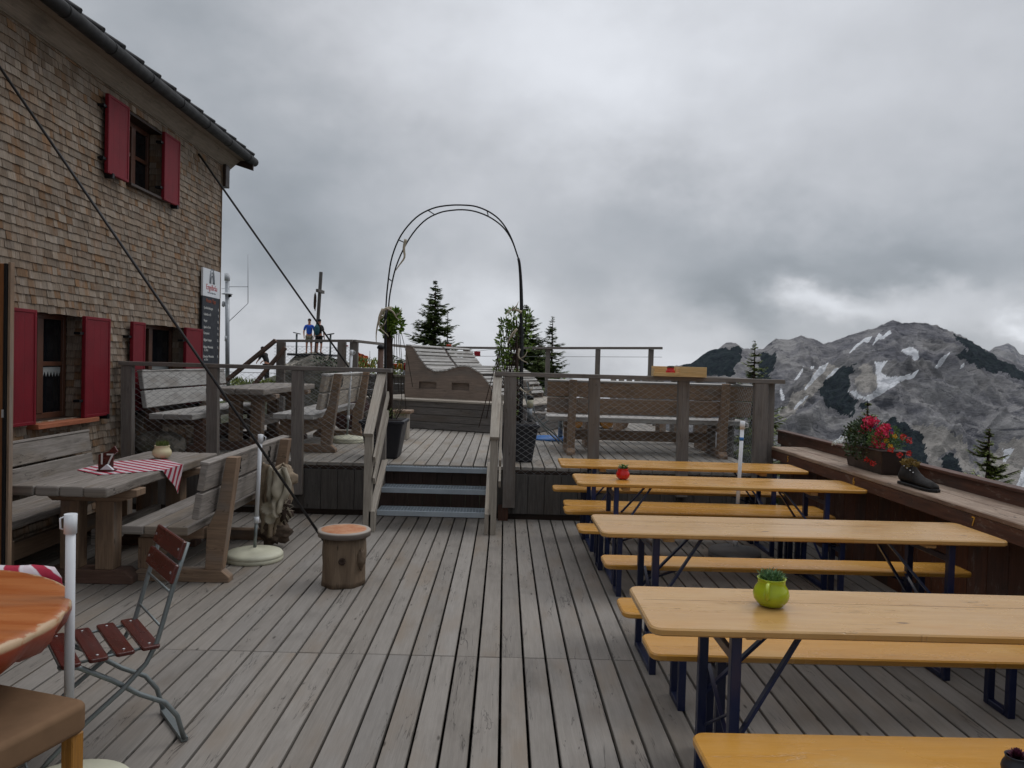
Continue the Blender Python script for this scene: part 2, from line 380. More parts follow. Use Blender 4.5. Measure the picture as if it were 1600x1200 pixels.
    def leaf(s, c, d, n, l, w):
        c = Vector(c); d = Vector(d).normalized(); x = d.cross(Vector(n)); x = x.normalized() if x.length > 1e-4 else Vector((1, 0, 0))
        s.quad(c, c+d*l*.5+x*w*.5, c+d*l, c+d*l*.5-x*w*.5)
    def build(s, name, mat, parent=None, bev=0, loc=None, sub=0, shade=False):
        me = bpy.data.meshes.new(name); me.from_pydata(s.v, [], s.f)
        ul = me.uv_layers.new(name='UVMap'); flat = [c for f in s.uv for uv in f for c in uv]
        ul.data.foreach_set('uv', flat)
        me.polygons.foreach_set('use_smooth', [True]*len(s.f) if shade else s.sm)
        mats = mat if isinstance(mat, (list, tuple)) else [mat]
        for m in mats: me.materials.append(M[m])
        me.polygons.foreach_set('material_index', s.mi); me.update()
        # consistent outward normals
        import bmesh
        bm = bmesh.new(); bm.from_mesh(me)
        if len(bm.faces) < 60000 and not getattr(s, 'nofix', False): bmesh.ops.recalc_face_normals(bm, faces=bm.faces[:])
        bm.to_mesh(me); bm.free()
        o = bpy.data.objects.new(name, me); C.objects.link(o)
        if parent: o.parent = parent
        if loc: o.location = loc
        if bev:
            b = o.modifiers.new('bevel', 'BEVEL'); b.width = bev; b.segments = 2 if bev > .006 else 1; b.limit_method = 'ANGLE'; b.harden_normals = False
        if sub: q = o.modifiers.new('sub', 'SUBSURF'); q.levels = sub; q.render_levels = sub
        return o
def tag(o, label=None, cat=None, group=None, kind=None):
    for k, v in (('label', label), ('category', cat), ('group', group), ('kind', kind)):
        if v: o[k] = v
    return o
def thing(name, label, cat, loc=(0, 0, 0), rz=0, group=None):
    o = bpy.data.objects.new(name, None); C.objects.link(o); o.location = loc; o.rotation_euler = (0, 0, rz); o.empty_display_size = .1
    return tag(o, label, cat, group)
def dup(o, loc=None, rz=None, label=None, parent=None):
    c = o.copy(); C.objects.link(c)
    if parent: c.parent = parent
    if loc is not None: c.location = loc
    if rz is not None: c.rotation_euler = (0, 0, rz)
    if label: c['label'] = label
    for ch in list(o.children): dup(ch, parent=c)
    return c
def text(s, size, mat, parent, loc, rot, name='lettering', ext=.001, align='CENTER', sx=1.0, shear=0.0):
    cu = bpy.data.curves.new(name, 'FONT'); cu.body = s; cu.size = size; cu.extrude = ext; cu.align_x = align; cu.align_y = 'CENTER'; cu.shear = shear
    t = bpy.data.objects.new('tmp', cu); C.objects.link(t); bpy.context.view_layer.update()
    me = bpy.data.meshes.new_from_object(t.evaluated_get(bpy.context.evaluated_depsgraph_get())); bpy.data.objects.remove(t)
    me.materials.clear(); me.materials.append(M[mat]); me.name = name
    o = bpy.data.objects.new(name, me); C.objects.link(o); o.parent = parent; o.location = loc; o.rotation_euler = rot; o.scale = (sx, 1, 1); return o
def rrect(x0, x1, y0, y1, r, n=5):
    p = []
    for cx, cy, a in ((x1-r, y0+r, -90), (x1-r, y1-r, 0), (x0+r, y1-r, 90), (x0+r, y0+r, 180)):
        for k in range(n+1): t = R(a+90*k/n); p.append((cx+r*math.cos(t), cy+r*math.sin(t)))
    return p

UP = .56       # height of the upper deck
YF = 8.08      # its front edge

# ------------------------------------------------------------ decks
X0 = atZ(783.4, 950, 0).x; PITCH = .1265; GAP = .0135
mb = MB(); yseam = atZ(788, 1027, 0).y
def board(mb, x, y0, y1, z):
    j = rnd.uniform(-.0012, .0012); mb.bb(x+GAP/2, x+PITCH-GAP/2, y0, y1, z-.036+j, z+j, 1)
k0 = int((-4.0-X0)/PITCH)
for k in range(k0, 26):
    x = X0+k*PITCH
    if x > 3.05: break
    board(mb, x, -2.0, yseam-.003, 0); board(mb, x, yseam+.003, 8.2, 0)
mb.cur = 1
for k in range(k0, 26):
    x = X0+k*PITCH+PITCH/2
    for y in [yseam-.03, yseam+.03]+[yseam+.62*i for i in (-6, -5, -4, -3, -2, -1, 1, 2, 3, 4, 5)]:
        for dx in (-.032, .032):
            mb.lathe([(.0035, .0022)], (x+dx+rnd.uniform(-.004, .004), y+rnd.uniform(-.008, .008), 0), 6)
mb.cur = 2
for y in [yseam+.62*i for i in range(-9, 7)]: mb.bb(-4.0, 3.0, y-.04, y+.04, -.15, -.045)
mb.bb(-4.0, 3.05, -2.0, 8.15, -.17, -.152)  # dark sheet added so the board gaps read as deep shade
tag(mb.build('deck', ['deck_wood', 'dark_steel', 'under_dark'], bev=.003), kind='structure')

mb = MB()
k = k0
while True:
    x = X0+.05+k*PITCH
    if x > 2.85: break
    y1 = 14.35 if x < -2.9 else 15.9
    ym = 11.6+(k % 2)*.0
    board(mb, x, YF, ym-.003, UP); board(mb, x, ym+.003, y1, UP); k += 1
mb.cur = 1
for y in [8.2+.7*i for i in range(11)]: mb.bb(-3.99, 2.9, y-.05, y+.05, UP-.2, UP-.045)
mb.bb(-3.99, 2.85, YF+.1, 14.3, UP-.22, UP-.202)  # same added dark sheet, painted shade below the upper boards
tag(mb.build('upper_deck', ['upper_deck_wood', 'under_dark'], bev=.003), kind='structure')

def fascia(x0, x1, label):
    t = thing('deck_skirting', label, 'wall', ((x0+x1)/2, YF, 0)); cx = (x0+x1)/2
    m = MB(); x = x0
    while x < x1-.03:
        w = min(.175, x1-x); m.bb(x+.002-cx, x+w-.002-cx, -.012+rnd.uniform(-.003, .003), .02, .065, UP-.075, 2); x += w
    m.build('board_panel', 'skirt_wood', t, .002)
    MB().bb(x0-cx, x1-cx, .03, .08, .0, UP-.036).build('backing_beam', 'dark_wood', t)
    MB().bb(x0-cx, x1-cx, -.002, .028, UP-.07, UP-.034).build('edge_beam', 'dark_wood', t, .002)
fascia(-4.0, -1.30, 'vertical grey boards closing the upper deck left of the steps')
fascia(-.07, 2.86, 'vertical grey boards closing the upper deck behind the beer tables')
t = thing('riser_wall', 'dark brown boards behind the open metal steps', 'wall', (-.68, YF+.02, 0))
m = MB()
for i in range(8): m.bb(-.61+i*.152, -.61+i*.152+.148, 0, .02, .0, UP-.035, 2)
m.build('board_panel', 'riser_wood', t, .002)

# ------------------------------------------------------------ wire mesh + railings
def mesh_panel(parent, a, b, z0, z1, mat='wire', r=.0014, cw=.092, ch=.06):
    """diamond net between plan points a and b"""
    a, b = Vector((a[0], a[1], 0)), Vector((b[0], b[1], 0)); W = (b-a).length; d = (b-a)/W; H = z1-z0; m = MB(); sl = ch/cw
    for sgn in (1, -1):
        u = -H/sl
        while u < W+H/sl:
            # wire z = sgn*sl*(x-u) (+H when falling)
            x0, x1 = (u, u+H/sl)
            xa, xb = max(0, x0), min(W, x1)
            if xb-xa > .01:
                f = lambda x: (x-u)*sl if sgn > 0 else H-(x-u)*sl
                pa, pb = a+d*xa, a+d*xb
                m.tube([(pa.x, pa.y, z0+f(xa)), (pb.x, pb.y, z0+f(xb))], r, 3, False)
            u += cw
    for z in (z0, z1): m.tube([(a.x, a.y, z), (b.x, b.y, z)], .0025, 4, False)
    m.nofix = True
    return m.build('wire_mesh', mat, parent)
def lean_post(m, x, y, z0, z1, w, d, lean=.013): m.beam((x-lean*0, y, z0), (x-lean*(z1-z0), y, z1), w, d, (0, 1, 0))
RT = 1.56
t = thing('deck_railing', 'grey wooden railing with wire mesh left of the steps, reaching the shingled house', 'railing', (-2.6, YF, UP))
def loc(o, t): o.location = -Vector(t.location); return o
zl, zr = RT, RT
loc(MB().beam((-4.0, YF-.03, RT-.02), (-1.18, YF-.03, RT-.02), .13, .042).build('handrail', 'rail_wood', t, .003), t)
for px in (199, 332, 465):
    x = atY(px, 640, YF-.05).x; m = MB(); lean_post(m, x+.012, YF-.05, .22 if px == 465 else UP-.04, RT-.042, .115, .075); loc(m.build('post', 'rail_wood', t, .003), t)
x = atY(600, 640, YF).x; m = MB(); lean_post(m, x-.02, YF+.03, .3, RT-.042, .1, .08); loc(m.build('post', 'rail_wood', t, .003), t)
loc(mesh_panel(t, (-4.0, YF-.004), (-1.25, YF-.004), UP-.09, RT-.08), t)
t = thing('deck_railing', 'wooden railing with wire mesh right of the steps, before the long timber bench', 'railing', (1.4, YF, UP))
loc(MB().beam((-.10, YF-.03, RT-.022), (2.93, YF-.03, RT-.022), .13, .044).build('handrail', 'rail_wood', t, .003), t)
for px, w, zb in ((797, .13, .14), (928, .115, .3), (1067, .115, .3), (1188, .14, .25)):
    x = atY(px, 640, YF-.05).x; m = MB(); lean_post(m, x+.012, YF-.05, zb, RT-.044, w, .08); loc(m.build('post', 'rail_wood', t, .003), t)
m = MB(); lean_post(m, 2.82, YF+.04, .3, RT-.044, .10, .1); loc(m.build('post', 'rail_wood', t, .003), t)
loc(mesh_panel(t, (.10, YF-.004), (2.75, YF-.004), UP-.09, RT-.08), t)
loc(MB().bb(-.03, .075, YF-.07, YF-.015, 0, .16).build('post_foot', 'parapet_wood', t), t)
t = thing('deck_railing', 'side railing of the upper deck running away from the camera on the valley side', 'railing', (2.84, 11, UP))
loc(MB().beam((2.84, YF+.1, RT-.03), (2.84, 14.4, RT-.03), .12, .042).build('handrail', 'rail_wood', t, .003), t)
for y in (9.6, 11.2, 12.8, 14.3): loc(MB().bb(2.79, 2.89, y-.05, y+.05, .3, RT-.051).build('post', 'rail_wood', t, .003), t)
loc(mesh_panel(t, (2.84, YF+.1), (2.84, 14.3), UP-.05, RT-.1), t)

# far railing
t = thing('far_railing', 'high wooden railing along the far end of the upper deck, against the sky', 'railing', (0, 15, UP))
pts = [atY(430, 530, 14.3), atY(552, 530, 14.2), atY(640, 540, 15.7), atY(775, 541.5, 15.7), atY(1035, 541.5, 14.6)]
for i in range(4): loc(MB().beam(pts[i]-Vector((0, 0, .03)), pts[i+1]-Vector((0, 0, .03)), .12, .045).build('handrail', 'rail_wood', t, .003), t)
for px, Y in ((439, 14.25), (534, 14.15), (553, 14.25), (856, 15.4), (934, 15.0), (1017, 14.7)):
    p = atY(px, 560, Y)
    i = 0 if px < 550 else 1 if px < 640 else 3
    a, b = pts[i], pts[i+1]; z = a.z+(b.z-a.z)*max(0, min(1, (p.x-a.x)/(b.x-a.x)))
    w = .15 if px < 600 else .09
    loc(MB().box((p.x, Y, (z-.055+.2)/2), (w, .09, z-.055-.2)).build('post', 'rail_wood', t, .003), t)
loc(mesh_panel(t, (pts[0].x, 14.25), (pts[1].x, 14.2), UP, pts[0].z-.12, r=.002), t)
for a, b in ((2, 3), (3, 4)): loc(MB().tube([pts[a]-Vector((0, 0, .2)), pts[b]-Vector((0, 0, .2))], .004, 4).build('cable', 'wire', t), t)
t = thing('stair_handrail', 'pair of dark sloping beams of the stair climbing to the summit, left of the rock', 'handrail', (-4.3, 14.2, UP))
for (x1, y1, x2, y2, w) in ((340, 606, 431, 531.5, .13), (388, 612, 446, 543, .11)):
    loc(MB().beam(atY(x1, y1, 14.0), atY(x2, y2, 14.1), .06, w*1.1, (0, 1, 0)).build('rail_beam', 'timber_red', t, .003), t)

# ------------------------------------------------------------ steps
t = thing('steps', 'short stair of three metal grating treads up to the upper deck', 'stairs', (-.68, 7.7, 0))
def S(m, name, mat, bev=.003): return loc(m.build(name, mat, t, bev), t)
xl, xr = -1.235, -.125
for x in (xl, xr):
    m = MB(); m.prism([(7.32, .0), (7.42, .0), (7.42, .16), (8.12, .60), (8.06, .60), (7.32, .20)], x-.03, x+.03, 'x'); S(m, 'stringer', 'pale_wood')
for y0, z in ((7.44, .185), (7.70, .365), (7.95, .545)):
    m = MB(); y1 = y0+.27 if z < .5 else YF+.0
    m.bb(xl+.03, xr-.03, y0, y0+.006, z-.045, z+.002); m.bb(xl+.03, xr-.03, y1-.01, y1-.004, z-.03, z)
    m.bb(xl+.03, xr-.03, y0+.006, y0+.022, z-.001, z+.003)
    n = 34
    for i in range(n+1): x = xl+.032+(xr-xl-.064)*i/n; m.bb(x-.0015, x+.0015, y0+.006, y1-.01, z-.028, z)
    for i in range(1, 8): y = y0+(y1-y0)*i/8; m.bb(xl+.03, xr-.03, y-.001, y+.001, z-.012, z-.002)
    S(m, 'tread', 'grating', 0)
for x, s in ((xl, -1), (xr, 1)):
    xo = x+s*.045
    S(MB().beam((xo, 7.36, 0), (xo, 7.36, .93), .075, .08, (0, 1, 0)), 'post', 'pale_wood')
    S(MB().beam((xo, 7.30, .93), (xo+(.01 if s > 0 else 0), YF-.02, 1.53), .09, .04), 'handrail', 'pale_wood')
    for dz in (.22, .42): S(MB().beam((xo+.06, 7.32, .93-dz-.02), (xo+.06, YF+.02, 1.53-dz-.02), .022, .085), 'side_rail', 'pale_wood')

# ------------------------------------------------------------ parapet with shelf
t = thing('parapet', 'dark brown board parapet with weathered shelf and yellow table numbers on the valley side', 'wall', (3.0, 4, 0))
XS, SZ = 2.82, .858
def S(m, name, mat, bev=.003): return loc(m.build(name, mat, t, bev), t)
m = MB()
for x0, x1 in ((XS, XS+.19), (XS+.193, XS+.38)):
    y = -.5
    while y < 8.0: L = min(4.1, 8.02-y); m.bb(x0, x1, y+.001, y+L-.001, SZ-.034, SZ+rnd.uniform(-.002, 0), 1); y += L
S(m, 'shelf', 'shelf_wood', .006)
S(MB().bb(XS+.005, XS+.03, -.5, 8.02, SZ-.125, SZ-.035, 1), 'shelf_fascia', 'parapet_wood')
S(MB().bb(3.2, 3.23, -.5, 8.9, SZ-.05, SZ+.085, 1), 'outer_board', 'parapet_wood')
S(MB().bb(3.18, 3.27, -.5, 8.9, SZ+.086, SZ+.108, 1), 'cap_board', 'parapet_wood')
m = MB(); y = -.5
while y < 8.0: m.bb(3.02, 3.045, y, y+.196, .0, SZ-.035, 2); y += .2
S(m, 'wall_panel', 'parapet_wood')
for y in (1.2, 3.4, 5.6, 7.6): S(MB().bb(XS+.04, 3.02, y-.03, y+.03, SZ-.14, SZ-.035), 'bracket', 'parapet_wood')
S(MB().bb(3.24, 3.3, -.5, 8.9, -.6, SZ+.08), 'outer_wall', 'dark_wood')
for s, px, py in (('5', 1231, 720), ('6', 1334, 752), ('7', 1521, 811)):
    p = atX(px, py, XS+.004); n_ = text(s, .085, 'letter_yellow', t, (0, 0, 0), (R(90), 0, R(-90)), 'painted_number', .0015, sx=.8)
    n_.location = Vector((XS+.003, p.y, SZ-.078))-Vector(t.location)

# ------------------------------------------------------------ house
HX, HY = -4.03, 10.86; HZ = 4.34
t = thing('shingled_house', 'mountain hut clad in weathered brown shingles with red shutters', 'house', (HX, 7.5, 0))
def S(m, name, mat, bev=0, par=None):
    o = m.build(name, mat, par or t, bev)
    return o if par else loc(o, t)
wins = [(atX(45, 560, HX).y, atX(131, 560, HX).y, 1.03, 1.99), (atX(236, 540, HX).y-.28, atX(290, 540, HX).y, 1.03, 1.99), (atX(203, 240, HX).y, atX(256, 260, HX).y, 3.45, 4.19)]
Y0H = 1.0
def inwin(y, z, g=0): return any(a-g < y < b+g and c-g < z < d+g for a, b, c, d in wins)
m = MB(); ys = sorted({Y0H, HY}|{w[0] for w in wins}|{w[1] for w in wins}); zs = sorted({-.5, HZ}|{w[2] for w in wins}|{w[3] for w in wins})
for i in range(len(ys)-1):
    for j in range(len(zs)-1):
        if not inwin((ys[i]+ys[i+1])/2, (zs[j]+zs[j+1])/2): m.bb(HX-.22, HX-.022, ys[i], ys[i+1], zs[j], zs[j+1])
m.bb(-9.5, HX-.22, HY-.22, HY, -.5, HZ); m.bb(-9.5, HX-.22, Y0H, Y0H+.2, -.5, HZ)
S(m, 'wall', 'dark_wood')
m = MB(); row = .070; z = .02; ri = 0
while z < HZ-.02:
    y = Y0H+rnd.uniform(-.1, 0)
    while y < HY+.01:
        w = rnd.uniform(.045, .125); y2 = min(y+w, HY+.012); y1 = max(y, Y0H); zt = min(z+row+.03, HZ)
        segs = [(y1, y2)]
        for (a, b, c, d) in wins:
            if c-.005 < z+row*.5 < d+.005:
                ns = []
                for p, q in segs:
                    if q <= a or p >= b: ns.append((p, q))
                    else:
                        if p < a: ns.append((p, a))
                        if q > b: ns.append((b, q))
                segs = ns
        s2 = []
        for p, q in segs:      # rows just below an opening stop at its sill
            for (a, b, c, d) in wins:
                if z < c < z+row+.03 and q > a and p < b:
                    if p < a: s2.append((p, a, zt))
                    s2.append((max(p, a), min(q, b), max(z+.02, c)))
                    if q > b: s2.append((b, q, zt))
                    break
            else: s2.append((p, q, zt))
        for p, q, zt in s2:
            if q-p < .012: continue
            dz = rnd.uniform(-.005, .003); b0 = rnd.uniform(.013, .022); zz = z+dz
            pr = [(HX-.022, p+.001, zz), (HX-.022+b0, p+.001, zz), (HX-.022+b0, q-.001, zz+rnd.uniform(-.002, .002)), (HX-.022, q-.001, zz),
                  (HX-.022, p+.001, zt), (HX-.019, p+.001, zt), (HX-.019, q-.001, zt), (HX-.022, q-.001, zt)]
            m.hexa(pr, 2)
        y = y2
        if y >= HY+.01: break
    z += row
# shingled far jambs of the recesses
for (a, b, c, d) in wins:
    z = c
    while z < d-.02:
        for x0, x1 in ((HX-.16, HX-.085), (HX-.083, HX-.015)):
            zz = z+rnd.uniform(-.003, .003); zt = min(z+row+.01, d)
            m.hexa([(x0, b-.016, zz), (x1, b-.016, zz), (x1, b-.001, zz), (x0, b-.001, zz), (x0, b-.004, zt), (x1, b-.004, zt), (x1, b-.001, zt), (x0, b-.001, zt)], 2)
        z += row
# shingles wrapping the gable corner
z = .02
while z < HZ-.02:
    for k in range(3): m.bb(HX-.2+.07*k, HX-.135+.07*k, HY+.001, HY+.016, z, z+row, 2)
    z += row
m.nofix = True
S(m, 'shingle_cladding', 'shingle')
for wi, (a, b, c, d) in enumerate(wins):
    xf = HX-.17
    f = MB(); fw_ = .05
    f.bb(xf-.04, xf+.01, a, a+fw_, c, d); f.bb(xf-.04, xf+.01, b-.016-fw_, b-.016, c, d)
    f.bb(xf-.04, xf+.01, a+fw_, b-.016-fw_, c, c+fw_); f.bb(xf-.04, xf+.01, a+fw_, b-.016-fw_, d-fw_, d)
    mid = (a+b)/2-.01; f.bb(xf-.035, xf+.018, mid-.045, mid+.045, c+fw_, d-fw_)
    zc = c+(d-c)*.52
    for p, q in ((a+fw_, mid-.045), (mid+.045, b-.016-fw_)): f.bb(xf-.03, xf+.008, p, q, zc-.02, zc+.02)
    W = S(f, 'window', 'window_frame', .003)
    g = S(MB().bb(xf-.02, xf-.014, a+fw_, b-fw_-.016, c+fw_, d-fw_), 'pane', 'glass_dark', 0, W)
    if wi < 2:
        q = MB(); n = 6; y0 = mid+.06
        for i in range(n):
            yy = y0+i*(b-.08-y0)/n; w_ = (b-.08-y0)/n
            q.prism([(yy, zc-.03), (yy+w_, zc-.03), (yy+w_, zc-.07), (yy+w_/2, zc-.12), (yy, zc-.07)], xf-.012, xf-.008, 'x')
        S(q, 'curtain', 'curtain', 0, W)
    if wi == 0: S(MB().bb(HX-.15, HX+.09, a-.0, b+.13, c-.055, c-.012, 1), 'window_sill', 'sill_wood', .004, W)
    else: S(MB().bb(HX-.15, HX+.045, a-.05, b+.02, c-.035, c-.004, 1), 'window_sill', 'dark_wood', .004, W)
def shutter(y0, y1, z0, z1, latch):
    s = MB(); s.bb(HX+.03, HX+.062, y0, y1, z0, z1, 2); fr = .028
    s.bb(HX+.062, HX+.068, y0, y0+fr, z0, z1); s.bb(HX+.062, HX+.068, y1-fr, y1, z0, z1)
    s.bb(HX+.062, HX+.068, y0+fr, y1-fr, z0, z0+fr); s.bb(HX+.062, HX+.068, y0+fr, y1-fr, z1-fr, z1)
    o = S(s, 'shutter', 'shutter', .003)
    S(MB().bb(HX-.02, HX+.075, latch-.02, latch+.02, z0-.035, z0+.012), 'latch', 'dark_steel', 0, o)
    for z in (z0+.17*(z1-z0), z0+.83*(z1-z0)): S(MB().bb(HX-.012, HX+.05, y0-.06, y0+.0, z-.012, z+.012), 'hinge', 'dark_steel', 0, o)
Ya = lambda px, py: atX(px, py, HX+.065).y
shutter(Ya(12, 570)-.22, wins[0][0]-.0, 1.02, 1.99, Ya(12, 570)); shutter(Ya(133, 570), Ya(172, 570), 1.02, 1.985, Ya(168, 648))
shutter(Ya(208, 530), wins[1][0]+.0, 1.02, 1.985, Ya(213, 600)); shutter(Ya(291, 530), Ya(317, 530), 1.02, 1.985, Ya(310, 600))
shutter(Ya(169, 220), Ya(202, 230), 3.42, 4.195, Ya(176, 280)); shutter(Ya(257, 270), Ya(281, 280), 3.42, 4.195, Ya(277, 325))
# eaves: soffit, gutter, roof
S(MB().hexa([(HX-.05, Y0H-.3, HZ-.005), (-3.74, Y0H-.3, HZ+.10), (-3.74, HY+.36, HZ+.10), (HX-.05, HY+.36, HZ-.005), (HX-.05, Y0H-.3, HZ+.03), (-3.74, Y0H-.3, HZ+.13), (-3.74, HY+.36, HZ+.13), (HX-.05, HY+.36, HZ+.03)], 1) or MB(), 'soffit', 'soffit_wood') if False else None
mm = MB(); mm.hexa([(HX+.012, Y0H-.3, HZ-.015), (-3.885, Y0H-.3, HZ+.105), (-3.885, HY+.3, HZ+.105), (HX+.012, HY+.3, HZ-.015), (HX-.0, Y0H-.3, HZ+.03), (-3.90, Y0H-.3, HZ+.15), (-3.90, HY+.3, HZ+.15), (HX-.0, HY+.3, HZ+.03)], 1)
mm.hexa([(-3.884, Y0H-.3, HZ+.106), (-3.74, Y0H-.3, HZ+.12), (-3.74, HY+.3, HZ+.12), (-3.884, HY+.3, HZ+.106), (-3.884, Y0H-.3, HZ+.13), (-3.74, Y0H-.3, HZ+.14), (-3.74, HY+.3, HZ+.14), (-3.884, HY+.3, HZ+.13)], 1)
mm.bb(HX-.2, HX+.008, Y0H-.3, HY+.3, HZ-.03, HZ+.09, 1)
S(mm, 'soffit', 'soffit_wood', .003)
mm = MB(); y = Y0H-.3
mm.tube([(-3.72, y, HZ+.125), (-3.72, HY+.42, HZ+.125)], .062, 14)
for i in range(14): yy = y+.5+i*.75; mm.tube([(-3.72, yy, HZ+.125), (-3.72, yy+.03, HZ+.125)], .065, 14)
mm.cur = 0; S(mm, 'gutter', 'gutter')
mm = MB(); sl = .62; x1 = -3.70; zt = HZ+.19
mm.hexa([(-9, Y0H-.3, zt+sl*(9+x1)-.14), (x1, Y0H-.3, zt-.09), (x1, HY+.36, zt-.09), (-9, HY+.36, zt+sl*(9+x1)-.14), (-9, Y0H-.3, zt+sl*(9+x1)), (x1, Y0H-.3, zt+.0), (x1, HY+.36, zt), (-9, HY+.36, zt+sl*(9+x1))], 1)
RF = S(mm, 'roof', 'roof_tile', .01)
for i in range(28):
    yy = Y0H+i*.375
    if yy > HY+.3: break
    S(MB().tube([(x1+.02, yy, zt+.0), (x1-.1, yy, zt+.075), (x1-.22, yy, zt+.15)], .028, 8), 'snow_hook', 'roof_tile', 0, RF)
S(MB().bb(HX-.12, HX+.05, HY+.012, HY+.16, HZ-.32, HZ-.01), 'purlin', 'dark_wood', .004)
S(MB().hexa([(HX-.1, HY+.301, HZ-.09), (-3.72, HY+.301, HZ+.0), (-3.72, HY+.335, HZ+.0), (HX-.1, HY+.335, HZ-.09), (HX-.1, HY+.301, HZ+.1), (-3.72, HY+.301, HZ+.15), (-3.72, HY+.335, HZ+.15), (HX-.1, HY+.335, HZ+.1)]) or MB(), 'x', 'dark_wood') if False else None
mm = MB(); mm.hexa([(HX-.9, HY+.301, HZ+.35), (-3.70, HY+.301, HZ-.02), (-3.70, HY+.335, HZ-.02), (HX-.9, HY+.335, HZ+.35), (HX-.9, HY+.301, HZ+.65), (-3.70, HY+.301, HZ+.13), (-3.70, HY+.335, HZ+.13), (HX-.9, HY+.335, HZ+.65)])
S(mm, 'bargeboard', 'dark_wood', .003)

# menu board near the corner
p1, p2 = atX(316, 418, -4.0), atX(342.5, 430, -4.0)
t = thing('menu_board', 'tall chalkboard menu with white brewery panel on top, on the corner of the shingled house', 'sign', (-4.0, (p1.y+p2.y)/2, 2.1))
W = p2.y-p1.y; zt_, zb_ = 2.80, 1.50; zm = 2.43
S2 = lambda m, n, mt, b=0: loc(m.build(n, mt, t, b), t)
S2(MB().bb(-4.012, -3.985, p1.y, p2.y, zm, zt_), 'logo_panel', 'sign_white', .002); S2(MB().bb(-4.012, -3.988, p1.y, p2.y, zb_, zm-.001), 'chalkboard', 'sign_black', .002)
rotb = (R(90), 0, R(90)); yc = (p1.y+p2.y)/2
def tx(s, size, mat, y, z, al='CENTER', sx=1.0):
    o = text(s, size, mat, t, (0, 0, 0), rotb, 'lettering', .001, al, sx); o.location = Vector((-3.984, y, z))-Vector(t.location); return o
tx('Engelbräu', .105, 'letter_red', yc, 2.555, sx=.95); tx('Das Bier der Allgäuer Alpen', .028, 'letter_grey', yc, 2.485, sx=.9)
mm = MB()
for k, (w_, h_) in enumerate(((.17, .2), (.12, .155), (.07, .11))):
    pp = [(-3.983, yc+w_/2*math.cos(a), 2.61+h_*math.sin(a)) for a in [math.pi*i/12 for i in range(13)]]; mm.tube(pp, .006, 5)
S2(mm, 'emblem', 'letter_grey')
tx('Heute Tipp', .075, 'letter_orange', yc-.02, 2.375)
ln = [('Speckknödelsuppe', '8,-', 2.275), ('Leberkäs m. Ei', '9,-', 2.19), ('Vesper', '10,-', 2.105), ('Speck m. Brot', '11,-', 2.02), ('Currywurst', '12,-', 1.94), ('Allgäuer Lasagne', '13,-', 1.85), ('Allgäuer Wurstsalat', '9,-', 1.755), ('m. Brot', '', 1.715), ('Schweizer Wurstsalat', '9,-', 1.63), ('m. Brot', '', 1.59)]
for a_, b_, z_ in ln:
    tx(('· ' if b_ else '     ')+a_, .048, 'letter_white', p1.y+.02, z_, 'LEFT', .86)
    if b_: tx(b_, .048, 'letter_white', p2.y-.02, z_, 'RIGHT', .85)

# cables
def rope(name, label, pts, r, mat='rope_black'):
    o = MB().tube(pts, r, 8).build(name, mat); tag(o, label, 'cable'); return o
rope('guy_cable', 'black guy cable running down to the deck behind the tree stump', [atX(-40, 47, HX), atY(535, 887, atZ(535, 887, 0).y)+Vector((0, 0, .0))], .011)
rope('guy_cable', 'black guy cable from below the eaves to the upper deck past the arch', [atX(310, 240, HX), atY(602, 655, 12.6)], .014)

# wooden door leaf at the left edge
t = thing('wooden_door', 'open brown wooden door leaf seen edge-on at the left edge', 'door', (-3.6, 4.9, 0))
pR = atY(17, 640, 4.9).x
m = MB(); m.bb(-4.0, pR-.035, 4.88, 4.93, .02, 2.19, 2); loc(m.build('door_panel', 'door_wood', t, .003), t)
m = MB(); m.bb(pR-.034, pR-.018, 4.87, 4.93, .02, 2.19, 2); loc(m.build('rubber_seal', 'dark_steel', t), t)
m = MB(); m.bb(pR-.017, pR, 4.885, 4.925, .02, 2.20, 2); loc(m.build('door_edge', 'timber_brown', t, .002), t)
loc(MB().bb(pR-.036, pR-.026, 4.862, 4.872, 1.22, 1.27).build('hinge_plate', 'red_shutter_screw', t), t)

# ------------------------------------------------------------ rustic tables and benches
def rustic_table(label, locn, L, W=.65, H=.75):
    t = thing('timber_table', label, 'table', locn, 0, 'heavy timber tables along the house wall')
    m = MB(); n = 4; w = W/n
    for i in range(n):
        x = -W/2+i*w; a = rnd.uniform(0, .02); m.bb(x+.002, x+w-.002, a, L+rnd.uniform(-.02, .02), H-.07, H+rnd.uniform(-.002, .001), 1)
    m.build('tabletop', 'timber_grey', t, .012)
    for y in (.42, L-.45):
        m = MB(); m.prism([(-.32, 0), (.33, 0), (.33, .05), (.27, .10), (-.27, .10), (-.32, .05)], y-.07, y+.07, 'y'); m.build('foot_beam', 'timber_red', t, .004)
        m = MB(); m.prism([(-.3, H-.071), (-.3, H-.11), (-.24, H-.16), (.24, H-.16), (.36, H-.12), (.36, H-.071)], y-.07, y+.07, 'y'); m.build('top_beam', 'timber_brown', t, .004)
        for x in (-.12, .13): MB().bb(x-.065, x+.065, y-.062, y+.062, .10, H-.16, 2).build('leg', 'timber_brown', t, .005)
    MB().bb(-.03, .03, .48, L-.51, .24, .36, 1).build('stretcher', 'timber_grey', t, .004)
    return t
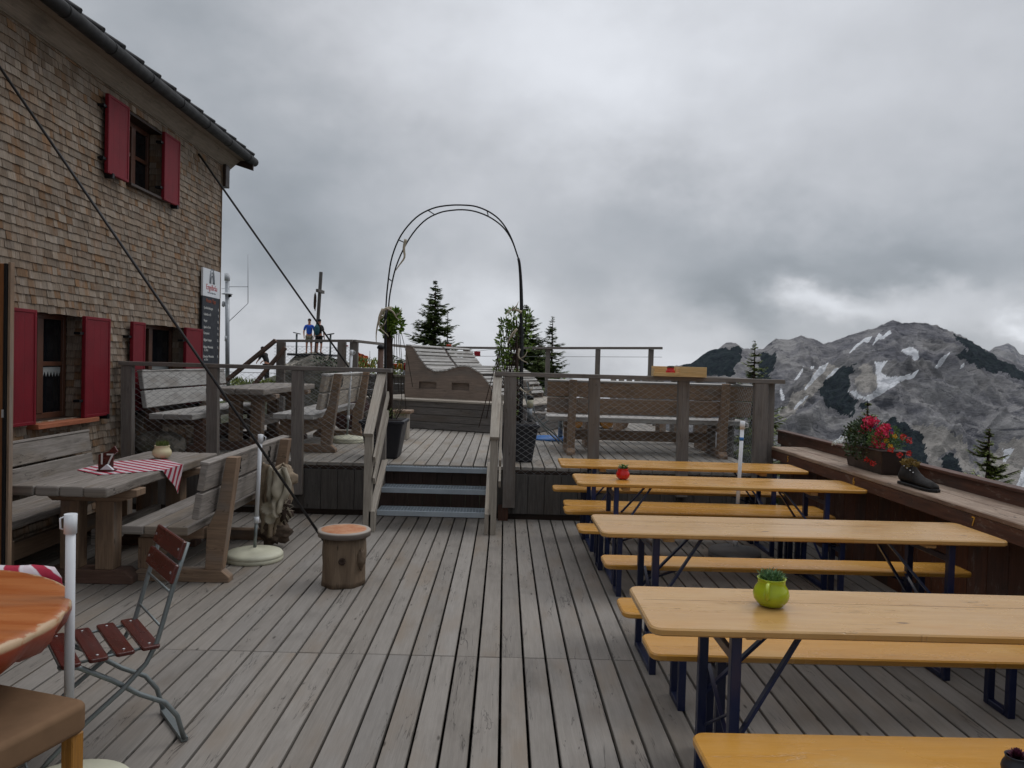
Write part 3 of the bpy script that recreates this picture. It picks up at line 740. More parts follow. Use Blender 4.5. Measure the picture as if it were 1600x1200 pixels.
def rustic_bench(label, locn, L, rz=0, marks=True, seatm='timber_grey', backm='timber_grey', postm='timber_brown', group='timber benches with slanted backrests', mz=0):
    """seat faces -x, backrest on +x, runs along +y"""
    t = thing('timber_bench', label, 'bench', locn, rz, group)
    m = MB()
    for i in range(3): x = -.23+i*.155; m.bb(x, x+.150, rnd.uniform(0, .015), L+rnd.uniform(-.015, .015), .395, .455, 1)
    m.build('seat', seatm, t, .008)
    d = Vector((.135, 0, .85)).normalized(); nrm = Vector((-d.z, 0, d.x))
    rot = Matrix((Vector((0, 1, 0)), nrm, d)).transposed().to_3x3()
    bk = []
    for i, zc in enumerate((.60, .80)):
        c = Vector((.275+.135/.85*(zc-.5), 0, zc)); m = MB(); m.box(c+Vector((0, L/2, 0)), (L-.0+rnd.uniform(-.01, .01), .05, .185), rot, 0); bk.append(m.build('back_board', backm, t, .006))
    MB().box(Vector((.275+.135/.85*.398-.002, L/2, .90)), (L, .062, .022), rot, 0).build('back_cap', seatm, t, .004)
    for y in (.30, L-.35):
        m = MB(); m.prism([(-.28, 0), (.43, 0), (.43, .04), (.37, .09), (-.22, .09), (-.28, .04)], y-.05, y+.05, 'y'); m.build('foot_beam', postm, t, .004)
        MB().bb(-.23, -.12, y-.048, y+.048, .09, .315, 2).build('leg', postm, t, .004)
        MB().bb(-.22, .24, y-.04, y+.04, .316, .394, 0).build('seat_bearer', postm, t, .004)
        m = MB(); m.prism([(.255, .09), (.375, .09), (.475, .915), (.395, .915), (.335, .55), (.262, .38)], y-.045, y+.045, 'y'); m.build('back_post', postm, t, .004)
    MB().bb(-.16, -.12, .35, L-.4, .14, .27, 1).build('stretcher', postm, t, .004)
    if marks:
        for yc_ in (.67, 1.42) if L < 2.2 else (.91,):
            m = MB(); xx = .345+.02
            for (a, b, c2, d2, w_) in ((0, -.05, .01, .05, .012), (-.03, -.05, .035, -.048, .012), (0, .0, -.035, .03, .009), (.01, .05, -.02, .07, .008), (.012, .0, .04, -.03, .009)):
                # marks sit on the outer face, hidden side faces table: put them on the seat side
                pa = Vector((0, yc_+a, .80+b)); pb = Vector((0, yc_+c2, .80+d2))
                for q in (pa, pb): q.x = .275+.135/.85*(q.z-.5)+.029
                m.beam(pa, pb, w_*1.3, .005, (1, 0, 0))
            m.build('carved_mark', 'letter_black', t)
    return t
TX = -2.945
tA = rustic_table('long weathered timber table number 17 with a striped runner, on the lower deck', (TX, 5.1, 0), 2.0)
rustic_bench('weathered bench with backrest on the lower deck, cloth bundle hung on its end', (-2.39, 5.3, 0), 1.98)
rustic_bench('grey bench standing against the shingles under the window with orange sill', (-3.62, 7.32, 0), 2.35, R(180), False)
tB = rustic_table('weathered timber table on the upper deck in front of the stair beams', (-2.98, 8.5, UP), 2.3, .65, .73)
rustic_bench('timber bench with backrest on the upper deck, beside the upper umbrella stand', (-2.36, 8.62, UP), 2.45, 0, True, 'timber_white', 'pale_wood')
rustic_bench('pale bench on the upper deck with its back to the house wall', (-3.52, 10.55, UP), 2.4, R(180), False, 'timber_white', 'timber_white', 'timber_red')
rustic_bench('long timber bench turned away from the camera behind the right railing', (.53, 9.68, UP), 2.5, R(-90), False, 'timber_white', 'timber_brown', 'timber_brown')
t = thing('backless_bench', 'white-topped backless timber bench beyond the long turned-away bench', 'bench', (1.75, 11.0, UP))
for i in range(2): MB().bb(-1.15, 1.1, -.16+i*.17, -.0+i*.17, .40, .45, 0).build('seat_plank', 'timber_white', t, .006)
for x in (-.8, .8): MB().bb(x-.06, x+.06, -.15, .15, 0, .40, 2).build('leg', 'timber_brown', t, .004)
t = thing('timber_table', 'timber table standing between the two benches behind the right railing', 'table', (1.9, 10.35, UP), 0, None)
m = MB()
for i in range(3): m.bb(-1.1, 1.1, -.3+i*.2, -.105+i*.2, .68, .74, 0)
m.build('tabletop', 'timber_white', t, .006)
for x in (-.75, .8): MB().bb(x-.06, x+.06, -.2, .2, .0, .68, 2).build('leg', 'timber_brown', t, .004)
t = thing('timber_bench', 'small grey bench at the far right corner of the upper deck', 'bench', (2.25, 12.4, UP), 0)
m = MB(); m.bb(-.5, .4, -.2, .2, .42, .47, 0); m.build('seat', 'timber_white', t, .006)
m = MB()
for i in range(7): m.bb(-.5+i*.13, -.41+i*.13, .2, .24, .3, .88, 2)
m.build('backrest', 'timber_grey', t, .004)
for x in (-.4, .3): MB().bb(x-.05, x+.05, -.18, .18, 0, .42, 2).build('leg', 'timber_brown', t, .004)
t = thing('log_pile', 'low stack of split orange-brown firewood seen under the long bench', 'firewood', (1.45, 13.2, UP))
for i in range(6):
    for j in range(2 if i < 5 else 1):
        m = MB(); m.tube([(-.7+i*.26+j*.13, 0, .12+.2*j), (-.7+i*.26+j*.13, .5, .12+.2*j)], .115, 9); m.build('log', 'timber_brown' if (i+j) % 2 else 'ochre_wood', t)

# cloth runner on table A
za = .7515+.002; poly = [(-3.21, 5.75), (-2.93, 5.55)]
A_, B_ = atZ(120, 735, .75), atZ(155, 743, .75); C_ = (TX+.325, atZ(257, 736, .75).y); D_ = (TX+.325, atZ(294, 726, .75).y)
E_, F_ = atZ(256, 717.5, .75), atZ(172, 722, .75); T_ = atX(279, 772, TX+.335)
mb = MB(); sdir = Vector((.2, .28)).normalized()
def suv(x, y): return (x*sdir.x+y*sdir.y, x*.8-y*.6)
flat = [(A_.x, A_.y), (B_.x, B_.y), C_, D_, (E_.x, E_.y), (F_.x, F_.y)]
n = 14; o = 0
def lerp(a, b, k): return (a[0]+(b[0]-a[0])*k, a[1]+(b[1]-a[1])*k)
lowr = [flat[0], flat[1], flat[2]]; upr = [flat[5], flat[4], flat[3]]
def alongp(ps, k):
    k *= 2; i = min(1, int(k)); return lerp(ps[i], ps[i+1], k-i)
for i in range(n):
    for j in range(5):
        q = []
        for (a, b) in ((i, j), (i+1, j), (i+1, j+1), (i, j+1)):
            c = lerp(alongp(lowr, a/n), alongp(upr, a/n), b/5); q.append(c)
        v0 = len(mb.v)
        for c in q: mb.v.append((c[0], c[1], za+.003*abs(noise.noise(Vector((c[0]*9, c[1]*9, 0))))))
        mb.face([v0, v0+1, v0+2, v0+3], [suv(*c) for c in q], True)
drop = .752-T_.z
for i in range(6):
    for j in range(6-i):
        def hp(a, b):   # barycentric
            u = a/6; w = b/6; y = C_[1]*(1-u-w)+D_[1]*u+T_.y*w; d_ = drop*w; return (TX+.335+.012*math.sin(y*25)*w+.006, y, za-d_), suv(C_[0]+d_, y)
        tri = [hp(i, j), hp(i+1, j), hp(i, j+1)]; v0 = len(mb.v); mb.v += [q[0] for q in tri]; mb.face([v0, v0+1, v0+2], [q[1] for q in tri], True)
        if i+j < 5:
            tri = [hp(i+1, j), hp(i+1, j+1), hp(i, j+1)]; v0 = len(mb.v); mb.v += [q[0] for q in tri]; mb.face([v0, v0+1, v0+2], [q[1] for q in tri], True)
v0 = len(mb.v)
for k in range(6):
    y = C_[1]+(D_[1]-C_[1])*k/6; y2 = C_[1]+(D_[1]-C_[1])*(k+1)/6
    mb.quad((C_[0]-.001, y, za), (C_[0]+.016, y, za), (C_[0]+.016, y2, za), (C_[0]-.001, y2, za), [suv(C_[0], y), suv(C_[0], y), suv(C_[0], y2), suv(C_[0], y2)])
o = mb.build('table_runner', 'stripe'); tag(o, 'red and white striped runner draped over the timber table edge', 'tablecloth')
# number holder 17
p = atZ(166, 735, .76)
t = thing('number_holder', 'dark red table number holder with a white 17, condiments at its foot', 'table number', (p.x, p.y, .757), R(0))
MB().bb(-.055, .06, -.04, .05, 0, .012).build('base', 'red_slat', t, .003)
m = MB(); m.prism([(-.06, .012), (.05, .012), (.05, .12), (.085, .15), (.06, .19), (.02, .15), (-.01, .14), (-.06, .12)], -.005, .012, 'y'); m.build('plate', 'red_slat', t, .002)
text('17', .12, 'letter_white', t, (0, -.0075, .085), (R(90), 0, 0), 'painted_number', .0015)
m = MB(); m.prism([(-.03, .012), (.07, .012), (.02, .055)], -.035, -.012, 'y'); m.build('napkin', 'sign_white', t, .002)
# pots
def pot(name, label, locn, s, glaze, leafm, handle=0, tall=.9, r=1.0, blades='tuft', group=None):
    t = thing(name, label, 'plant pot', locn, 0, group)
    pr = [(.030, .0), (.045, .004), (.062, .025), (.066, .045), (.060, .066), (.050, .082), (.050, .098), (.053, .104), (.0485, .104), (.046, .09), (.045, .08)]
    m = MB().lathe([(a*s*r, b*s) for a, b in pr], seg=28); body = m.build('pot', glaze, t, shade=True)
    MB().lathe([(.0, .088*s), (.046*s*r, .088*s)], seg=16).build('soil', 'soil', t)
    if handle:
        pts = []
        for k in range(9):
            a = R(-100+200*k/8); pts.append((handle*(.05+.022*math.cos(a))*s*.62, -(.052+.03*max(0, math.cos(a)))*s, (.066+.028*math.sin(a))*s))
        MB().tube(pts, .0075*s, 8).build('handle', glaze, t, shade=True)
    m = MB(); lr = random.Random(hash(label) % 1000 if False else len(label))
    if blades == 'tuft':
        for k in range(520):
            a = lr.uniform(0, 6.283); q = .043*s*r*math.sqrt(lr.random()); c = Vector((q*math.cos(a), q*math.sin(a), (.088+lr.uniform(0, .03))*s))
            d = Vector((q*math.cos(a)*9+lr.uniform(-.5, .5), q*math.sin(a)*9+lr.uniform(-.5, .5), lr.uniform(.2, 1)*tall)); m.leaf(c, d, (lr.uniform(-1, 1), lr.uniform(-1, 1), 1), .020*s*lr.uniform(.6, 1.3), .004*s)
    elif blades == 'grass':
        for k in range(220):
            a = lr.uniform(0, 6.283); q = .042*s*r*math.sqrt(lr.random()); c = Vector((q*math.cos(a), q*math.sin(a), .088*s)); d = Vector((lr.uniform(-.3, .3), lr.uniform(-.3, .3), 1))
            m.leaf(c, d, (lr.uniform(-1, 1), lr.uniform(-1, 1), .1), .055*s*lr.uniform(.7, 1.2), .004*s)
    elif blades == 'rosette':
        for k in range(60):
            a = k*2.4; tl = .15+k/60*1.1; d = Vector((math.cos(a)*math.sin(tl), math.sin(a)*math.sin(tl), math.cos(tl))); m.leaf((0, 0, .09*s), d, (0, 0, 1), .05*s, .022*s)
    else:
        for k in range(60):
            a = lr.uniform(0, 6.283); q = .03*s*r; c = Vector((q*math.cos(a), q*math.sin(a), (.09+lr.uniform(0, .04))*s)); d = Vector((math.cos(a)+lr.uniform(-.6, .6), math.sin(a)+lr.uniform(-.6, .6), lr.uniform(.1, 1.2))); m.leaf(c, d, (0, 0, 1), .034*s, .02*s)
    m.build('foliage', leafm, t); return t
p = atZ(253, 717, .75); pot('flower_pot', 'cream ceramic pot with green grass on the striped runner', (p.x, p.y, .757), 1.05, 'cream_glaze', 'grass_leaf', 0, r=1.15, blades='grass')
p = atZ(1210, 952, .77); pot('flower_pot', 'lime green mug-shaped pot with a low green tuft on the nearest beer table', (p.x, p.y+.04, .772), 1.0, 'lime_glaze', 'mug_leaf', -1, r=1.0)
p = atZ(973, 749, .77); pot('flower_pot', 'round red pot with bright green leaves on the third beer table', (p.x, p.y, .772), .82, 'red_glaze', 'bright_leaf', 0, blades='leafy')
# rock behind table A on the deck edge
p = atY(245, 706, 8.3)
m = MB(); m.lathe([(.0, -.16), (.2, -.14), (.29, -.03), (.25, .08), (.14, .14), (0, .15)], seg=12, wob=.5, sq=.5)
o = m.build('edge_stone', 'rock', loc=(p.x, 8.38, UP+.10)); tag(o, 'pale block of stone behind the railing post, above the cream pot', 'stone')

# ------------------------------------------------------------ cloth bundle on bench end
bx, by = -1.97, 6.66
t = thing('cloth_bundle', 'crumpled beige cloth bundle with a white fabric flower hung on the bench end', 'decoration', (bx, by, 0))
def lump(c, s, sd, amp=.35, n=20, k=11, fr=2.2):
    m = MB(); c = Vector(c); o = 0
    for i in range(n+1):
        th = math.pi*i/n
        for j in range(k*2):
            ph = math.pi*j/k; d = Vector((math.sin(th)*math.cos(ph), math.sin(th)*math.sin(ph), math.cos(th)))
            w = 1+amp*(noise.noise(d*fr+Vector((sd, 0, 0)))+.5*noise.noise(d*fr*2.5+Vector((0, sd, 0))))
            m.v.append((c.x+d.x*s[0]*w, c.y+d.y*s[1]*w, c.z+d.z*s[2]*w))
    K = k*2
    for i in range(n):
        for j in range(K): m.face([i*K+j, i*K+(j+1) % K, (i+1)*K+(j+1) % K, (i+1)*K+j], [(0, 0)]*4, True)
    return m
def drape(c, w, h, y0, sd):
    m = MB(); nx, nz = 22, 30
    for i in range(nz+1):
        for j in range(nx+1):
            u, v = j/nx, i/nz; wd = w*(.55+.5*math.sin(math.pi*min(1, v*1.1+.12)))
            fold = .035*math.sin(u*17+sd+3*v+2*noise.noise(Vector((u*3, v*3, sd))))+.03*noise.noise(Vector((u*6, v*4, sd+5)))
            m.v.append((c[0]+(u-.5)*wd+.02*noise.noise(Vector((v*5, u*3, sd))), c[1]+y0+fold-.06*math.sin(math.pi*u), c[2]+h*(1-v)+.02*math.sin(u*9)))
    for i in range(nz):
        for j in range(nx): a = i*(nx+1)+j; m.face([a, a+1, a+nx+2, a+nx+1], [(0, 0)]*4, True)
    m.nofix = True; return m
m = drape((0, 0, .12), .30, .60, -.02, 1.0); o = m.build('cloth', 'canvas', t); q = o.modifiers.new('sol', 'SOLIDIFY'); q.thickness = .012
m = drape((.05, -.035, .30), .20, .40, -.04, 7.0); o = m.build('cloth', 'petal_cloth', t); q = o.modifiers.new('sol', 'SOLIDIFY'); q.thickness = .012
lump((0.0, 0, .13), (.14, .10, .10), 3.0, .5).build('cloth', 'canvas_dark', t); lump((.10, .0, .60), (.09, .07, .1), 8.0, .4).build('cloth', 'canvas', t); lump((.10, -.05, .33), (.06, .05, .11), 5.0, .5).build('straw_knot', 'bark', t)
m = MB()
for k in range(40):
    a = k*2.4; m.leaf((.0, -.15, .37-.0), (math.cos(a), -.5-.01*k, math.sin(a)), (0, -1, 0), .06+.0006*k, .02)
    m.leaf((.02, -.15, .28), (math.cos(a), -.5-.01*k, math.sin(a)), (0, -1, 0), .06, .02)
m.build('fabric_flower', 'petal_cloth', t)
m = MB(); lr = random.Random(4)
for k in range(30): a = lr.uniform(0, 6.28); m.tube([(.1+.03*lr.uniform(-1, 1), -.08, .36+.08*lr.uniform(-1, 1)), (.1+.1*math.cos(a), -.1, .34+.12*math.sin(a))], .0015, 3)
m.build('straw', 'bone', t)

# ------------------------------------------------------------ umbrella stands
def stand(label, locn, H, lean=.02, base='cream_plastic', zsleeve=.32, blue=False, base_r=.225):
    t = thing('umbrella_stand', label, 'umbrella stand', locn, 0, 'umbrella stands without umbrellas')
    m = MB().lathe([(base_r*.98, 0), (base_r, .012), (base_r, .03), (base_r*.985, .034), (base_r, .038), (base_r, .052), (base_r*.93, .07), (base_r*.55, .083), (.05, .088), (.03, .10), (.0, .10)], seg=40); m.build('base', base, t, shade=True)
    lx = lambda z: lean*z
    MB().tube([(0, 0, .09), (lx(zsleeve), 0, zsleeve)], .013, 14).build('lower_tube', 'grey_steel', t)
    MB().tube([(lx(zsleeve), 0, zsleeve), (lx(H-.02), 0, H-.02)], .0165, 16).build('pole', 'white_paint', t)
    MB().tube([(lx(zsleeve)-.0, 0, zsleeve-.02), (lx(zsleeve), 0, zsleeve+.03)], .0205, 16).build('collar', 'white_paint', t); m = MB(); m.tube([(lx(H)-.001, 0, H-.07), (lx(H), 0, H)], .0215, 16)
    m.tube([(lx(H)-.02, -.0, H-.01), (lx(H)-.032, -.01, H-.015), (lx(H)-.028, -.015, H-.05), (lx(H)-.02, -.0, H-.058)] if H < 1.1 and lean < .01 else [(lx(H)+.02, 0, H-.01), (lx(H)+.045, -.01, H-.02), (lx(H)+.045, -.015, H-.05), (lx(H)+.02, 0, H-.06)], .0035, 6); m.build('clamp', 'white_paint', t)
    if blue: MB().tube([(lx(H-.16), 0, H-.17), (lx(H-.15), 0, H-.14)], .0172, 14).build('blue_tape', 'blue_plastic', t)
    return t
stand('umbrella stand nearest the camera, beside the round orange table', (-1.535, 2.75, 0), 1.068, -.003)
stand('umbrella stand with cream base beside the timber bench', (-1.99, 6.22, 0), 1.02, .03)
stand('umbrella stand on the upper deck beside the black planter', (-2.04, 10.06, UP), 1.21, .03)
stand('grey-based umbrella stand with blue tape between the beer tables', (2.07, 6.71, 0), 1.2, .025, 'grey_plastic', .12, True)
t = thing('umbrella_stand', 'flat blue round base with grey-blue tube behind the steel garden chair', 'umbrella stand', (.72, 11.2, UP))
MB().lathe([(.32, 0), (.33, .015), (.32, .03), (0, .035)], seg=36).build('base', 'blue_plastic', t, shade=True); MB().tube([(.12, .0, .03), (.12, 0, .36)], .035, 14).build('pole', 'grey_steel', t)

# ------------------------------------------------------------ stump
p = atZ(548, 905, 0)
t = thing('tree_stump_stool', 'round tree stump with an orange-stained wooden disc as top', 'stool', (-1.145, 5.62, 0))
MB().lathe([(.158, 0), (.155, .04), (.15, .15), (.155, .22), (.152, .3), (.148, .355)], seg=36, wob=.12).build('log', 'log_bark', t, shade=True)
MB().lathe([(.178, .355), (.19, .358), (.192, .395), (.186, .402), (.0, .403)], seg=48, wob=.02).build('top_disc', 'stump_top', t)
m = MB()
m.lathe([(0, 0), (.02, 0), (.026, .008), (.016, .012), (.01, .003), (0, .002)], seg=12)
o = m.build('knot', 'bark', t); o.location = (.02, -.153, .2); o.rotation_euler = (R(80), 0, R(8))
lump((.135, -.06, .2), (.035, .03, .07), 2.0).build('branch_scar', 'log_bark', t)

# ------------------------------------------------------------ bistro chair
def bistro(label, locn, rz, slat='red_slat', frame='grey_steel'):
    t = thing('folding_chair', label, 'chair', locn, rz, 'folding garden chairs')
    for sx in (-1, 1):
        x = sx*.185
        MB().tube([(x, -.295, .86), (x, -.245, .70), (x, -.205, .55), (x, -.18, .46), (x, -.14, .38), (x, -.05, .29), (x, .08, .19), (x, .2, .08), (x, .26, .012)], .0105, 8).build('back_frame', frame, t)
        x = sx*.165
        MB().tube([(x, .17, .425), (x, .10, .41), (x, -.02, .33), (x, -.12, .25), (x, -.22, .19), (x, -.27, .12), (x, -.30, .012)], .0105, 8).build('front_frame', frame, t)
    m = MB(); 
    for x in (-.165, .165): m.tube([(x, .175, .427), (x, -.165, .44)], .006, 6)
    m.tube([(-.19, -.17, .43), (.19, -.17, .43)], .006, 6); m.tube([(-.165, .165, .425), (.165, .165, .425)], .006, 6); m.build('seat_rail', frame, t)
    for y, z in ((-.232, .655), (-.195, .52), (.26, .014)): MB().tube([(-.185, y, z), (.185, y, z)], .0055, 6).build('crossbar', frame, t)
    MB().box((0, -.30, .012), (.34, .028, .016)).build('crossbar', frame, t)
    for i in range(4):
        y = -.155+i*.096; m = MB(); m.prism(rrect(-.205, .205, y-.035, y+.035, .012, 3), .434+.004-.004*i, .454-.004*i); s = m.build('seat_slat', slat, t, .003)
        q = MB()
        for x in (-.165, .165): q.lathe([(.007, .4545-.004*i), (.004, .457-.004*i), (0, .457-.004*i)], (x, y, 0), 8)
        q.build('screw', 'red_shutter_screw', s)
    d = Vector((0, -.05, .16)).normalized(); nr = Vector((0, -d.z, d.y)); rot = Matrix((Vector((1, 0, 0)), nr, d)).transposed().to_3x3()
    for z in (.735, .83):
        m = MB(); c = Vector((0, -.245-.05/.16*(z-.70)+.016, z)); m.box(c, (.405, .018, .08), rot); s = m.build('back_slat', slat, t, .005)
        q = MB()
        for x in (-.175, .175):
            for dz in (0,): q.box(c+Vector((x, 0, dz))+nr*-.010, (.009, .003, .009), rot)
        q.build('screw', 'red_shutter_screw', s)
    return t
bistro('folding chair with dark red slats and grey steel frame beside the round orange table', (-1.66, 3.19, 0), R(128))
bistro('grey slatted steel folding chair on the upper deck behind the right planter', (.55, 10.25, UP), R(-80), 'timber_grey', 'grey_steel')

# ------------------------------------------------------------ orange round table, bench behind, padded chair
t = thing('round_table', 'round orange-stained live-edge table at the left edge', 'table', (-2.09, 2.44, 0))
m = MB(); seg = 96; prof = [(.0, .77), (.60, .77), (.632, .768), (.642, .762), (.645, .745), (.63, .71), (.60, .675), (.55, .66), (0, .66)]
b0 = 0
for i, (r_, z_) in enumerate(prof):
    for k in range(seg):
        a = 2*math.pi*k/seg; w = 1+.012*noise.noise(Vector((math.cos(a)*1.5, math.sin(a)*1.5, 0)))
        jag = 0 if i < 4 else (.012*noise.noise(Vector((a*14, z_*9, 1)))+.02*noise.noise(Vector((a*5, 0, 4))))*(i-3)
        m.v.append((r_*w*math.cos(a), r_*w*math.sin(a), z_+jag))
for i in range(len(prof)-1):
    for k in range(seg): k2 = (k+1) % seg; m.face([i*seg+k, i*seg+k2, (i+1)*seg+k2, (i+1)*seg+k], [(0, 0)]*4, True)
m.build('tabletop', 'orange_top', t)
for a in (45, 135, 225, 315): MB().beam((.38*math.cos(R(a)), .38*math.sin(R(a)), 0), (.25*math.cos(R(a)), .25*math.sin(R(a)), .665), .07, .07).build('leg', 'dark_wood', t, .005)
t = thing('dark_red_bench', 'low dark red bench behind the round orange table', 'bench', (-2.6, 3.35, 0))
m = MB(); m.bb(-.75, .62, -.1, .1, .40, .43, 0); m.build('seat', 'red_slat', t, .004); MB().bb(-.75, .62, -.14, -.11, .44, .685, 0).build('backrest', 'red_slat', t, .004)
for x in (-.65, .1):
    MB().bb(x-.015, x+.015, -.13, -.10, 0, .40, 2).build('leg', 'dark_steel', t, .003)
m = MB(); n = 26; prof = [(-.02, -.16), (-.022, -.08), (-.03, -.0), (0.0, .03), (.05, .03), (.075, .0), (.08, -.1), (.08, -.2)]
for i in range(n+1):
    x = -.6+1.34*i/n
    for j, (yy, zz) in enumerate(prof):
        cu = max(0, (x-.63)/.1); m.v.append((-2.6+x+(.03*math.sin(j) if cu > 0 else 0), 3.35-.125+yy*(1+.15*math.sin(x*7))-.0+.02*math.sin(j*1.1)*cu, .70+zz*(1-.2*cu)+.006*math.sin(x*14+j)))
K = len(prof)
for i in range(n):
    for j in range(K-1): m.face([i*K+j, i*K+j+1, (i+1)*K+j+1, (i+1)*K+j], [(i*.03+j*.015, j*.05), (i*.03+(j+1)*.015, (j+1)*.05), ((i+1)*.03+(j+1)*.015, (j+1)*.05), ((i+1)*.03+j*.015, j*.05)], True)
m.nofix = True; o = m.build('striped_cloth', 'stripe'); o.modifiers.new('s', 'SOLIDIFY').thickness = .006; tag(o, 'red and white striped cloth folded over the low dark red bench', 'tablecloth')
t = thing('padded_chair', 'brown suede padded seat with ochre wooden legs in the near left corner', 'chair', (-1.635, 2.37, 0), R(-17))
m = MB(); m.prism(rrect(-.24, .24, -.24, .24, .05, 5), .40, .50); o = m.build('cushion', 'suede', t, .022, shade=True); o.modifiers['bevel'].segments = 4
q = o.modifiers.new('w', 'WEIGHTED_NORMAL')
for x in (-.2, .2):
    for y in (-.2, .2): MB().bb(x-.024, x+.024, y-.024, y+.024, 0, .40, 2).build('leg', 'ochre_wood', t, .004)
MB().bb(-.2, .2, .176, .224, .46, .9) if False else None

# ------------------------------------------------------------ beer tables
def beer_leg(t, x, s, W, H, mat):
    """folding steel frame: s = direction towards the middle of the top"""
    m = MB(); hw = W/2-.045
    for y in (-hw, hw): m.bb(x-.018, x+.018, y-.018, y+.018, .0, H-.03, 2)
    m.bb(x-.018, x+.018, -hw+.018, hw-.018, 0, .03, 1); m.bb(x-.01, x+.01, -hw+.018, hw-.018, H-.13, H-.095, 1)
    m.build('leg_frame', mat, t, .003)
    if W > .3:
        for y in (-hw, hw): MB().beam((x+s*.015, y*.98, H*.48), (x+s*.30, y*.35, H-.032), .012, .022, (0, 1, 0)).build('brace', mat, t)
        MB().beam((x+s*.016, -hw, H*.62), (x+s*.016, hw, H*.30), .016, .006).build('brace', mat, t); MB().beam((x+s*.024, hw, H*.62), (x+s*.024, -hw, H*.30), .016, .006).build('brace', mat, t)
    else: MB().beam((x+s*.015, 0, H-.10), (x+s*.22, 0, H-.03), .012, .02, (0, 1, 0)).build('brace', mat, t)
def beer_top(t, L, W, H, mat):
    m = MB(); r = .045
    poly = rrect(-L/2, L/2, -W/2, W/2, r, 6)
    m.prism(poly, H-.028, H)
    # uv: grain along x
    m.uv = [[(m.v[i][0]+W*40+H*7, m.v[i][1]+(0 if abs(m.v[f[0]][2]-m.v[f[1]][2]) < 1e-6 else m.v[i][2])) for i in f] for f in m.f]
    o = m.build('tabletop' if W > .3 else 'seat', mat, t, .006)
    if W > .3: MB().bb(-L/2+.03, L/2-.6, .072, .0732, H-.001, H+.0003, 0).build('plank_seam', 'letter_black', o)
    return o
def beer_table(label, locn, rz, mat='beer_wood', steel='navy_steel', L=2.2):
    t = thing('beer_table', label, 'table', locn, rz, 'yellow folding beer tables'); H, W = .77, .5
    beer_top(t, L, W, H, mat)
    for s in (1, -1):
        beer_leg(t, -s*(L/2-.30), s, W, H, steel); MB().bb(-s*(L/2-.38)-.03, -s*(L/2-.38)+.03, -.16, .16, H-.065, H-.029, 1).build('cleat', 'crate_wood', t, .004)
    return t
def beer_bench(label, locn, rz, mat='beer_wood', steel='navy_steel', L=2.2):
    t = thing('beer_bench', label, 'bench', locn, rz, 'yellow folding beer benches'); H, W = .48, .25
    beer_top(t, L, W, H, mat)
    for s in (1, -1): beer_leg(t, -s*(L/2-.30), s, W, H, steel)
    return t
bt = beer_table('beer table nearest the camera, carrying the lime green pot', (.52+1.1, 2.815, 0), 0, 'beer_wood_worn')
b2 = beer_table('beer table second from the camera, empty top', (.535+1.1, 4.30, 0), R(.6), 'beer_wood_worn')
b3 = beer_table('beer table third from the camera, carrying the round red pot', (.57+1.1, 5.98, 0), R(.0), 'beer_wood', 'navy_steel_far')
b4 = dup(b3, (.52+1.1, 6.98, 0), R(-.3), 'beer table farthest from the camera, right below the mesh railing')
e0 = beer_bench('beer bench in the bottom right corner, nearest the camera', (.63+1.1, 2.325, 0), R(.5))
benches = [((.63+1.1, 3.225), .2, 'beer bench just behind the table with the lime green pot'),
           ((.595+1.1, 3.74), 0, 'beer bench in front of the empty second beer table'),
           ((.625+1.1, 4.62), .3, 'beer bench just behind the empty second beer table'),
           ((.56+1.1, 5.55), 0, 'beer bench in front of the table with the round red pot'),
           ((.515+1.1, 6.25), .3, 'beer bench just behind the table with the round red pot'),
           ((.535+1.1, 6.53), 0, 'beer bench in front of the farthest beer table, touching its neighbour'),
           ((.49+1.1, 7.33), 0, 'beer bench at the very back against the grey skirting boards')]
for (x, y), a, lb in benches: dup(e0, (x, y, 0), R(a), lb)
p = atZ(1588, 1210, .49); pot('flower_pot', 'purple succulent in the bottom right corner on the nearest beer bench', (p.x, p.y, .482), .62, 'pot_black', 'purple_leaf', 0, blades='rosette')

# ------------------------------------------------------------ flower trough and boot
t = thing('flower_trough', 'dark brown trough of pink, red and white flowers on the parapet shelf', 'planter', (3.05, 6.27, SZ))
m = MB(); m.hexa([(-.075, -.30, 0), (.075, -.30, 0), (.075, .30, 0), (-.075, .30, 0), (-.10, -.33, .19), (.10, -.33, .19), (.10, .33, .19), (-.10, .33, .19)], 1); m.build('trough', 'trough', t, .006)
MB().bb(-.11, .11, -.34, .34, .180, .195).build('rim', 'trough', t, .004)
lr = random.Random(11)
def cloud(m, c, s, n, l, w, sizes=(.6, 1.3), upb=.3):
    c = Vector(c)
    for k in range(n):
        while True:
            q = Vector((lr.uniform(-1, 1), lr.uniform(-1, 1), lr.uniform(-1, 1)))
            if q.length < 1: break
        pnt = c+Vector((q.x*s[0], q.y*s[1], q.z*s[2])); d = q+Vector((lr.uniform(-.7, .7), lr.uniform(-.7, .7), lr.uniform(-.5, .7)+upb))
        m.leaf(pnt, d, (lr.uniform(-1, 1), lr.uniform(-1, 1), lr.uniform(-.2, 1)), l*lr.uniform(*sizes), w*lr.uniform(*sizes))
m = MB(); cloud(m, (0, .08, .27), (.14, .28, .14), 1300, .032, .016); cloud(m, (-.02, .22, .28), (.12, .18, .1), 400, .03, .016); cloud(m, (-.12, .05, .16), (.05, .2, .08), 200, .03, .016); m.build('dark_foliage', 'dark_leaf', t)
m = MB(); cloud(m, (0, -.2, .27), (.13, .15, .11), 1100, .022, .008); m.build('fine_foliage', 'bright_leaf', t)
def blooms(name, mat, cs, r):
    m = MB()
    for c in cs: cloud(m, c, (r, r, r), 40, r*.9, r*.8, (.8, 1.2), .1)
    m.build(name, mat, t)
def fp(px, py, x=3.0): p = atX(px, py, x); return (x-3.05, p.y-6.27, p.z-SZ)
